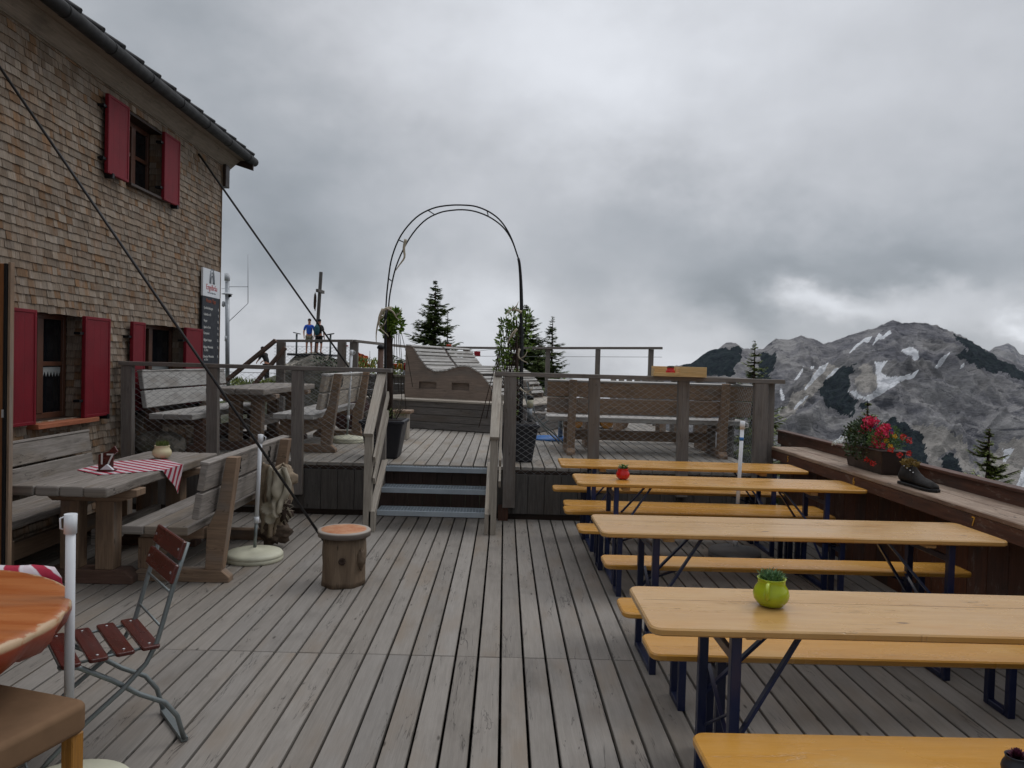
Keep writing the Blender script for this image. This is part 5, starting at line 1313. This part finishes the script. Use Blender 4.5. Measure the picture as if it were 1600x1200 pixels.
# tarpaulins and bunting
def cloth_patch(name, label, cat, pts, Y, mat, grp=None, amp=.05, parent=None):
    P = [atY(a, b, Y) for a, b in pts]; m = MB(); n_ = 8
    for i in range(n_+1):
        for j in range(n_+1):
            c = P[0].lerp(P[1], j/n_).lerp(P[3].lerp(P[2], j/n_), i/n_); c.y += amp*math.sin(j*1.7+i*.9)+amp*.5*math.sin(i*2.1); m.v.append(tuple(c))
    for i in range(n_):
        for j in range(n_): a = i*(n_+1)+j; m.face([a, a+1, a+n_+2, a+n_+1], [(0, 0)]*4, True)
    m.nofix = True; o = m.build(name, mat, parent); o.modifiers.new('s', 'SOLIDIFY').thickness = .008
    if not parent: tag(o, label, cat, grp)
    return o
cloth_patch('tarpaulin', 'orange tarpaulin slope behind the upper umbrella stand', 'tarpaulin', [(558, 550), (573, 556), (578, 574), (556, 574)], 21, 'orange_cloth', amp=.15)
cloth_patch('tarpaulin', 'yellow cloth hanging beside the left arch trunk', 'tarpaulin', [(580, 562), (586, 562), (586, 574), (579, 574)], 20, 'yellow_cloth')
for i, (px, py, w_, h_, mt) in enumerate(((613, 568, 7, 9, 'orange_cloth'), (622, 568, 6, 9, 'yellow_cloth'), (631, 567, 9, 12, 'flag_red'), (629, 579, 8, 9, 'flag_white'), (590, 563, 4, 10, 'flag_red'))):
    lb = ['orange cloth square of the bunting beside the lounger', 'yellow cloth square of the bunting beside the lounger', 'red cloth square touching the lounger headboard', 'white cloth square hanging below the red one beside the lounger', 'narrow red cloth strip beside the left arch trunk'][i]
    cloth_patch('bunting_flag', lb, 'flag', [(px, py), (px+w_, py), (px+w_, py+h_), (px, py+h_)], 19, mt, 'cloth flags strung behind the upper deck')
cloth_patch('bunting_flag', 'small red square flag on a string right of the lounger top', 'flag', [(741, 549), (750.5, 549), (750.5, 557), (741, 557)], 16.5, 'flag_red', 'cloth flags strung behind the upper deck', .01)
cloth_patch('bunting_flag', 'small orange flag peeking over the far handrail above the lounger', 'flag', [(698, 538), (705, 538), (705, 544), (698, 544)], 16.5, 'flag_orange', 'cloth flags strung behind the upper deck', .01)
cloth_patch('pennant', 'dark red pennant between the two left far railing posts', 'flag', [(536, 535), (536.5, 535.5), (545, 541), (538, 543)], 14.6, 'flag_red', None, .005)
o = MB().tube([atY(640, 547, 16.6), atY(741, 549, 16.6), atY(765, 546.5, 16.6), atY(800, 545, 16.6)], .004, 4).build('flag_string', 'wire'); tag(o, 'thin string carrying the small red flag', 'string')

# ------------------------------------------------------------ conifers
def conifer(label, base, H, W, n_levels, seed, mat='conifer', dens=1.0, gappy=.15, lean=0.0, lsize=1.0, name='conifer', spread=(1, 1), zb=.12):
    lr2 = random.Random(seed); t = thing(name, label, 'conifer', base)
    MB().tube([(0, 0, 0), (lean*.5, 0, H*.5), (lean, 0, H*1.0)], [W*.05+.02, W*.03+.012, .006], 8).build('trunk', 'bark', t)
    m = MB(); mbk = MB()
    for i in range(n_levels):
        f = i/(n_levels-1); z = H*(zb+(.985-zb)*f); rl = W*(1-f)**.85*(.85+.3*lr2.random())+.03*W
        for k in range(int(9+4*(1-f))):
            if lr2.random() < gappy: continue
            a = lr2.uniform(0, 6.283); L = rl*lr2.uniform(.65, 1.12); zz = z+lr2.uniform(-.5, .5)*H/n_levels
            upk = .25+.5*f; L *= 1; p0_ = Vector((lean*f, 0, zz)); d = Vector((math.cos(a), math.sin(a), 0))
            pm = p0_+d*L*.5+Vector((0, 0, -.08*L)); p1_ = p0_+d*L+Vector((0, 0, upk*L*.28)); mbk.tube([p0_, pm, p1_], [.012*W+.003, .008*W+.002, .002], 4, False)
            nn = int(34*dens*(.4+L/W))
            for q_ in range(nn):
                u_ = (q_+.5)/nn; c = (p0_.lerp(pm, u_*2) if u_ < .5 else pm.lerp(p1_, u_*2-1)); side_ = lr2.choice((-1, 1)); sd_ = Vector((-d.y, d.x, 0))*side_
                ll = L*.34*(1.2-u_)*lsize+.05*W*lsize; dd = sd_*lr2.uniform(.4, 1)+d*lr2.uniform(.4, 1)+Vector((0, 0, lr2.uniform(-.35, .25)))
                m.leaf(c, dd, (lr2.uniform(-.4, .4), lr2.uniform(-.4, .4), 1), ll, ll*.36)
    m.nofix = True; m.build('crown', mat, t); mbk.build('branches', 'bark', t); return t
def tree_at(label, px, ytop, Y, hw_px, zbase, levels, seed, **k):
    tp = atY(px, ytop, Y); tag_ = conifer(label, (tp.x, Y, zbase), tp.z-zbase, hw_px/F*Y, levels, seed, **k); return tag_
tree_at('tall dark spruce standing behind the wave lounger', 681, 438, 24, 84, -.6, 26, 5, dens=1.9, zb=.1, gappy=.3)
tree_at('small spruce top right of the tall one behind the lounger', 700, 487, 24.5, 34, -.6, 18, 15, dens=1.5, zb=.1)
tree_at('spruce behind the vine-covered arch leg', 822, 476, 22, 84, -.6, 24, 6, dens=1.7)
tree_at('thin-topped young spruce right of the arch, behind the far railing', 864, 495, 22, 58, -.6, 20, 7, dens=1.3, gappy=.25)
tree_at('low bushy spruce between the arch and the thin-topped one', 842, 530, 21, 66, -.6, 14, 8, dens=1.6)
tree_at('spruce tip poking above the right handrail in front of the mountain', 1180, 534, 16, 80, -1.5, 22, 9, mat='conifer_near', dens=1.3, gappy=.3)
tree_at('spruce tip rising behind the flower trough', 1356, 634, 9.0, 150, -1.2, 18, 10, mat='conifer_near', dens=2.4, gappy=.3, lsize=.5)
tree_at('young spruce with bare leader outside the parapet at the right', 1546, 672, 7.4, 165, -1.6, 24, 12, mat='conifer_near', dens=5.0, gappy=.1, lsize=.5)
tree_at('tiny dark spruce behind the orange tarpaulin', 578, 549, 26, 14, -.5, 12, 14, dens=1.2)

# ------------------------------------------------------------ mountains
ridge = [(930, 640), (985, 604), (1010, 588), (1040, 575), (1078, 567), (1103, 550), (1120, 545), (1134, 535), (1145, 536), (1161, 544), (1190, 545), (1208, 532), (1231, 532), (1248, 525), (1264, 529), (1285, 536), (1306, 531), (1337, 520), (1365, 513), (1390, 503), (1407, 507), (1428, 504), (1460, 508), (1488, 520), (1530, 543), (1565, 562), (1600, 577), (1660, 600), (1760, 630), (1900, 640), (2100, 600), (2400, 590)]
def ry(x):
    for a, b in zip(ridge, ridge[1:]):
        if a[0] <= x <= b[0]: return a[1]+(b[1]-a[1])*(x-a[0])/(b[0]-a[0])
    return ridge[0][1]
def c8(l): return [(1160+a/3.636, 500+b/3.636) for a, b in l]
def c3(l): return [(1040+a/2.857, 480+b/2.857) for a, b in l]
snow = [c8(l) for l in ([(600, 195), (640, 145), (700, 100), (740, 92), (715, 128), (685, 125), (640, 165)], [(738, 142), (775, 75), (800, 90), (840, 55), (845, 75), (800, 110), (770, 112), (745, 142)], [(900, 170), (960, 152), (1000, 178), (1003, 220), (980, 232), (960, 205), (930, 200)],
    [(750, 235), (790, 240), (830, 230), (790, 275), (788, 300), (830, 328), (900, 318), (960, 308), (1005, 275), (978, 325), (900, 350), (840, 390), (780, 425), (720, 465), (670, 440), (735, 420), (768, 380), (762, 320)], [(598, 400), (640, 403), (678, 438), (650, 446)],
    [(348, 395), (395, 325), (440, 262), (485, 245), (472, 285), (430, 325), (390, 365), (360, 400)], [(468, 335), (520, 282), (552, 270), (520, 308), (480, 335)], [(286, 505), (340, 447), (375, 435), (330, 482), (300, 508)], [(1090, 280), (1120, 225), (1178, 180), (1152, 230), (1122, 268)],
    [(296, 340), (345, 265), (342, 300), (312, 338)], [(210, 390), (225, 395), (240, 455), (225, 462)], [(1236, 258), (1265, 243), (1258, 270)], [(1478, 732), (1545, 732), (1500, 805), (1486, 805)], [(1556, 950), (1600, 820), (1640, 820), (1620, 960)], [(505, 705), (560, 662), (605, 668), (540, 705)], [(202, 520), (215, 490), (222, 500), (210, 525)], [(388, 265), (410, 258), (405, 280), (392, 278)])]
forest = [c3(l) for l in ([(60, 270), (110, 235), (150, 205), (210, 185), (260, 180), (345, 182), (330, 240), (300, 305), (200, 310), (100, 300)],)]+[c8(l) for l in ([(100, 190), (185, 183), (192, 262), (145, 335), (90, 335)],
    [(1185, 70), (1265, 105), (1400, 180), (1540, 260), (1680, 330), (1900, 420), (1900, 520), (1600, 355), (1500, 305), (1400, 292), (1290, 240), (1205, 200), (1280, 168)], [(435, 385), (555, 268), (642, 250), (605, 350), (610, 430), (662, 450), (622, 545), (520, 525), (470, 480)],
    [(740, 640), (850, 555), (930, 590), (1010, 640), (1045, 740), (1060, 860), (1000, 850), (900, 760)], [(1130, 770), (1200, 760), (1275, 890), (1140, 880)], [(640, 480), (740, 465), (700, 500)])]
scree = [c8(l) for l in ([(955, 590), (1150, 605), (1270, 680), (1320, 860), (1250, 860), (1200, 740), (1130, 760), (1125, 860), (1080, 850), (1040, 740), (1000, 640)], [(200, 520), (330, 390), (470, 250), (560, 260), (420, 420), (230, 580)], [(640, 330), (700, 240), (770, 330), (740, 420), (660, 410)], [(1330, 860), (1470, 700), (1700, 650), (1700, 1000), (1350, 1000)])]
def inside(p, poly):
    c = False; n_ = len(poly)
    for i in range(n_):
        (x1, y1), (x2, y2) = poly[i], poly[i-1]
        if (y1 > p[1]) != (y2 > p[1]) and p[0] < (x2-x1)*(p[1]-y1)/(y2-y1)+x1: c = not c
    return c
def bbx(poly): return min(a for a, b in poly)-6, max(a for a, b in poly)+6, min(b for a, b in poly)-6, max(b for a, b in poly)+6
sets = [[(bbx(q_), q_) for q_ in S_] for S_ in (snow, forest, scree)]
cols = [930+4*i for i in range(25)]+[1030+1.5*i for i in range(400)]+[1630+12*i for i in range(60)]; rows = 190
spurs = [([(1190, 705), (1230, 690), (1290, 655), (1350, 628), (1395, 601), (1440, 578), (1475, 566), (1520, 560), (1600, 575), (1760, 640)], 58, 34), ([(1200, 665), (1230, 630), (1262, 602), (1300, 572), (1325, 548), (1350, 520)], 34, 16),
         ([(1320, 640), (1305, 600), (1322, 570)], 26, 12), ([(1440, 720), (1480, 690), (1560, 672), (1640, 690)], 38, 26), ([(1150, 640), (1180, 590), (1208, 535)], 24, 14), ([(1275, 600), (1262, 560), (1250, 530)], 16, 10), ([(1430, 575), (1418, 540), (1390, 505)], 18, 12)]
def spur(px, py):
    tot = 0
    for pl, A_, wd in spurs:
        best = 1e9; sg = 1
        for (x1, y1), (x2, y2) in zip(pl, pl[1:]):
            dx, dy = x2-x1, y2-y1; k = max(0, min(1, ((px-x1)*dx+(py-y1)*dy)/(dx*dx+dy*dy))); ex, ey = px-x1-k*dx, py-y1-k*dy; q_ = math.hypot(ex, ey)
            if q_ < best: best = q_; sg = 1 if (dx*ey-dy*ex) > 0 else -1
        tot += A_*math.exp(-best/(wd*1.7 if sg > 0 else wd*.35))
    return tot
m = MB(); cov = []
YB, YR = 1500.0, 2500.0
for x in cols:
    yr = ry(x); zr_ = atY(x, yr, YR).z; xb = atY(x, 600, YB).x; zb_ = -345.0
    for j in range(rows+1):
        tt = j/rows; Y = YB+(YR-YB)*tt; pX = atY(x, 600, Y).x
        prf = tt**.85*(1-.12*math.sin(tt*math.pi)); z = zb_+(zr_-zb_)*prf
        P_ = Vector((pX, Y, z)); q3 = Vector((pX*.0045, Y*.0032, z*.003)); env = math.sin(math.pi*min(1, tt*1.02))**.5 if tt < .98 else .12
        rg = 1-abs(noise.noise(q3*1.0))*2; rg2 = 1-abs(noise.noise(q3*2.7+Vector((5, 1, 2))))*2; rg3 = 1-abs(noise.noise(q3*6.5+Vector((3, 7, 1))))*2; rg4 = noise.noise(q3*17); rg5 = noise.noise(q3*40)
        px0, py0 = proj(P_); px0 += 5*noise.noise(Vector((px0*.03, py0*.03, 2))); py0 += 6*noise.noise(Vector((px0*.05, py0*.03, 6)))
        dz = (rg*46+rg2*30+rg3*11+rg4*4+rg5*2-34+spur(px0, py0))*env+(rg4*4+rg5*2)
        m.v.append((pX+rg5*2, Y-dz*.6, z+dz*.75))
        px, py = proj(m.v[-1]); w1 = 4*noise.noise(Vector((px*.09, py*.09, 0)))+2*noise.noise(Vector((px*.3, py*.3, 4))); w2 = 4*noise.noise(Vector((px*.09, py*.09, 9)))
        cc = [0, 0, 0]
        for si, S_ in enumerate(sets):
            kx, ky = (px+w1*(.2, 1.6, 2)[si], py+w2*(.2, 1.6, 2)[si])
            for bbq, q_ in S_:
                if bbq[0] < kx < bbq[1] and bbq[2] < ky < bbq[3] and inside((kx, ky), q_): cc[si] = 1; break
        cov.append(cc)
    for dY, dz in ((150, -60), (700, -420)): m.v.append((atY(x, 600, YR).x, YR+dY, zr_+dz)); cov.append([0, 0, 0])
K = rows+3
for i in range(len(cols)-1):
    for j in range(K-1): m.face([i*K+j, (i+1)*K+j, (i+1)*K+j+1, i*K+j+1], [(0, 0)]*4, True)
m.nofix = True; o = m.build('mountain', 'mountain'); at_ = o.data.attributes.new('cover', 'FLOAT_VECTOR', 'POINT'); at_.data.foreach_set('vector', [c for q_ in cov for c in q_]); tag(o, kind='structure')
# remote peak
rp = [(1470, 640), (1500, 585), (1530, 548), (1551, 532), (1572, 526), (1583, 530), (1592, 541), (1604, 545), (1630, 530), (1680, 560), (1760, 640)]
m = MB(); nC = 150; YR2 = 7000.0
for i in range(nC+1):
    x = 1470+290*i/nC; yy = next(a[1]+(b[1]-a[1])*(x-a[0])/(b[0]-a[0]) for a, b in zip(rp, rp[1:]) if a[0] <= x <= b[0]+.01); zr_ = atY(x, yy, YR2).z
    for j in range(40): tt = j/39; Y = 5200+1800*tt; pX = atY(x, 600, Y).x; zr_ = atY(x, yy+9, YR2).z; z = -500+(zr_+500)*tt; q3 = Vector((pX*.002, Y*.002, z*.002)); dz = (noise.noise(q3)*160+noise.noise(q3*3)*80+noise.noise(q3*8)*40)*(.25+.75*math.sin(math.pi*tt)); m.v.append((pX, Y, z+dz*.8)); 
for i in range(nC):
    for j in range(39): m.face([i*40+j, (i+1)*40+j, (i+1)*40+j+1, i*40+j+1], [(0, 0)]*4, True)
m.nofix = True; o = m.build('mountain', 'mountain'); at_ = o.data.attributes.new('cover', 'FLOAT_VECTOR', 'POINT'); tag(o, kind='structure')

# ------------------------------------------------------------ haze box
HAZE = 1.6e-5
if HAZE:
    h = MB(); h.bb(-4000, 9000, -2700, 7800, -1600, 1500); o = h.build('haze', 'ground'); o.data.materials.clear()
    hm = bpy.data.materials.new('haze'); hm.use_nodes = True; nt = hm.node_tree; nt.nodes.clear(); oo = nt.nodes.new('ShaderNodeOutputMaterial'); pv = nt.nodes.new('ShaderNodeVolumePrincipled')
    pv.inputs['Color'].default_value = (.78, .85, .95, 1); pv.inputs['Density'].default_value = HAZE; nt.links.new(pv.outputs[0], oo.inputs['Volume']); o.data.materials.append(hm); tag(o, kind='stuff')

# ------------------------------------------------------------ world: overcast sky
w = bpy.data.worlds.new('World'); sc.world = w; w.use_nodes = True; nt = w.node_tree; nt.nodes.clear()
class WN(NT):
    def __init__(s, tree): s.t = tree
W_ = WN(nt); out = W_.n('ShaderNodeOutputWorld'); bg = W_.n('ShaderNodeBackground'); W_.l(bg.outputs[0], out.inputs[0])
SUN_EL, SUN_AZ = 52, 62      # azimuth from +Y towards +X
sky = W_.n('ShaderNodeTexSky', sky_type='NISHITA'); sky.sun_disc = False; sky.sun_elevation = R(SUN_EL); sky.sun_rotation = R(SUN_AZ)
d = W_.n('ShaderNodeTexCoord').outputs['Generated']
def wn(scale, detail, off, rough=.55):
    x = W_.n('ShaderNodeTexNoise'); W_.l(W_.vm('ADD', W_.vm('MULTIPLY', d, (1, 1, 1.5)), off), x.inputs['Vector']); x.inputs['Scale'].default_value = scale; x.inputs['Detail'].default_value = detail; x.inputs['Roughness'].default_value = rough; return x
wr = wn(2.6, 5, (3, 1, 7)).outputs['Color']; wv = W_.vm('MULTIPLY', W_.vm('SUBTRACT', wr, (.5, .5, .5)), (.30, .30, .26)); w2_ = W_.vm('MULTIPLY', W_.vm('SUBTRACT', wn(12, 5, (1, 8, 3), .6).outputs['Color'], (.5, .5, .5)), (.09, .09, .09)); dw = W_.vm('ADD', W_.vm('ADD', d, wv), w2_)
L = None
def blob(px, py, sx_, sz_, amp):
    global L
    c = ray(px, py).normalized(); k = W_.vm('MULTIPLY', W_.vm('SUBTRACT', dw, tuple(c)), (1/sx_, 1/sx_, 1/sz_)); e = W_.math('EXPONENT', W_.math('MULTIPLY', W_.vm('DOT_PRODUCT', k, k), -1.0)); L = W_.math('ADD', L, W_.math('MULTIPLY', e, amp))
L = W_.math('MULTIPLY', wn(2.3, 5, (0, 5, 2), .5).outputs[0], .22); L = W_.math('ADD', L, .25)
for b in ((850, 60, .27, .17, .20), (960, 210, .2, .10, .06), (320, 90, .22, .22, -.10), (450, 400, .17, .18, -.09), (740, 490, .07, .08, .17), (560, 540, .1, .05, .10), (1150, 380, .24, .09, -.09), (1450, 395, .22, .06, -.10), (1350, 450, .07, .035, .22), (1480, 455, .07, .03, .12), (1290, 440, .04, .03, .14), (350, 545, .12, .07, .14), (1500, 170, .22, .12, -.01), (1000, 530, .14, .05, .07), (1190, 480, .07, .045, -.09), (1595, 500, .03, .02, .25), (1000, 590, .3, .03, .08)): blob(*b)
sep = W_.n('ShaderNodeSeparateXYZ'); W_.l(d, sep.inputs[0])
L = W_.math('ADD', L, W_.ramp(sep.outputs[2], .48, .95, 0, .62)); L = W_.math('MULTIPLY', L, W_.ramp(sep.outputs[1], -.55, .15, .62, 1.0)); L = W_.math('ADD', L, W_.math('MULTIPLY', W_.math('SUBTRACT', wn(7, 8, (9, 2, 4), .55).outputs[0], .5), .14))  # unseen sky shaped for the light: zenith lifted, dimmer behind the camera
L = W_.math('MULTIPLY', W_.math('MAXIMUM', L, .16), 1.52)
tint = W_.mix(W_.ramp(L, .28, .62), (.88, .96, 1.05, 1), (.96, .99, 1.05, 1)); cl = W_.vm('SCALE', tint); cl = None
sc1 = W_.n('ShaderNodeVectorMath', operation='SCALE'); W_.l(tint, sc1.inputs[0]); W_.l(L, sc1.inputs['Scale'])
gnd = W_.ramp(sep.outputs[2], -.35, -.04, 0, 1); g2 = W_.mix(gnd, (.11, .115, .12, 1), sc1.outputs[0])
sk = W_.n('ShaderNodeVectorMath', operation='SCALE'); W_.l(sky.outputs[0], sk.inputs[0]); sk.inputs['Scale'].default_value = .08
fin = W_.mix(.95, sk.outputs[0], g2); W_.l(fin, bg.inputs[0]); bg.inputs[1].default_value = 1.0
sun = bpy.data.lights.new('sun', 'SUN'); sun.energy = .55; sun.angle = R(22); sun.color = (1, .97, .93); so = bpy.data.objects.new('sun', sun); C.objects.link(so)
sd = Vector((math.sin(R(SUN_AZ))*math.cos(R(SUN_EL)), math.cos(R(SUN_AZ))*math.cos(R(SUN_EL)), math.sin(R(SUN_EL)))); so.rotation_euler = sd.to_track_quat('Z', 'Y').to_euler()
sc.view_settings.view_transform = 'Standard'; sc.view_settings.look = 'None'; sc.view_settings.exposure = 0; sc.view_settings.gamma = 1
sc.render.engine = 'CYCLES'
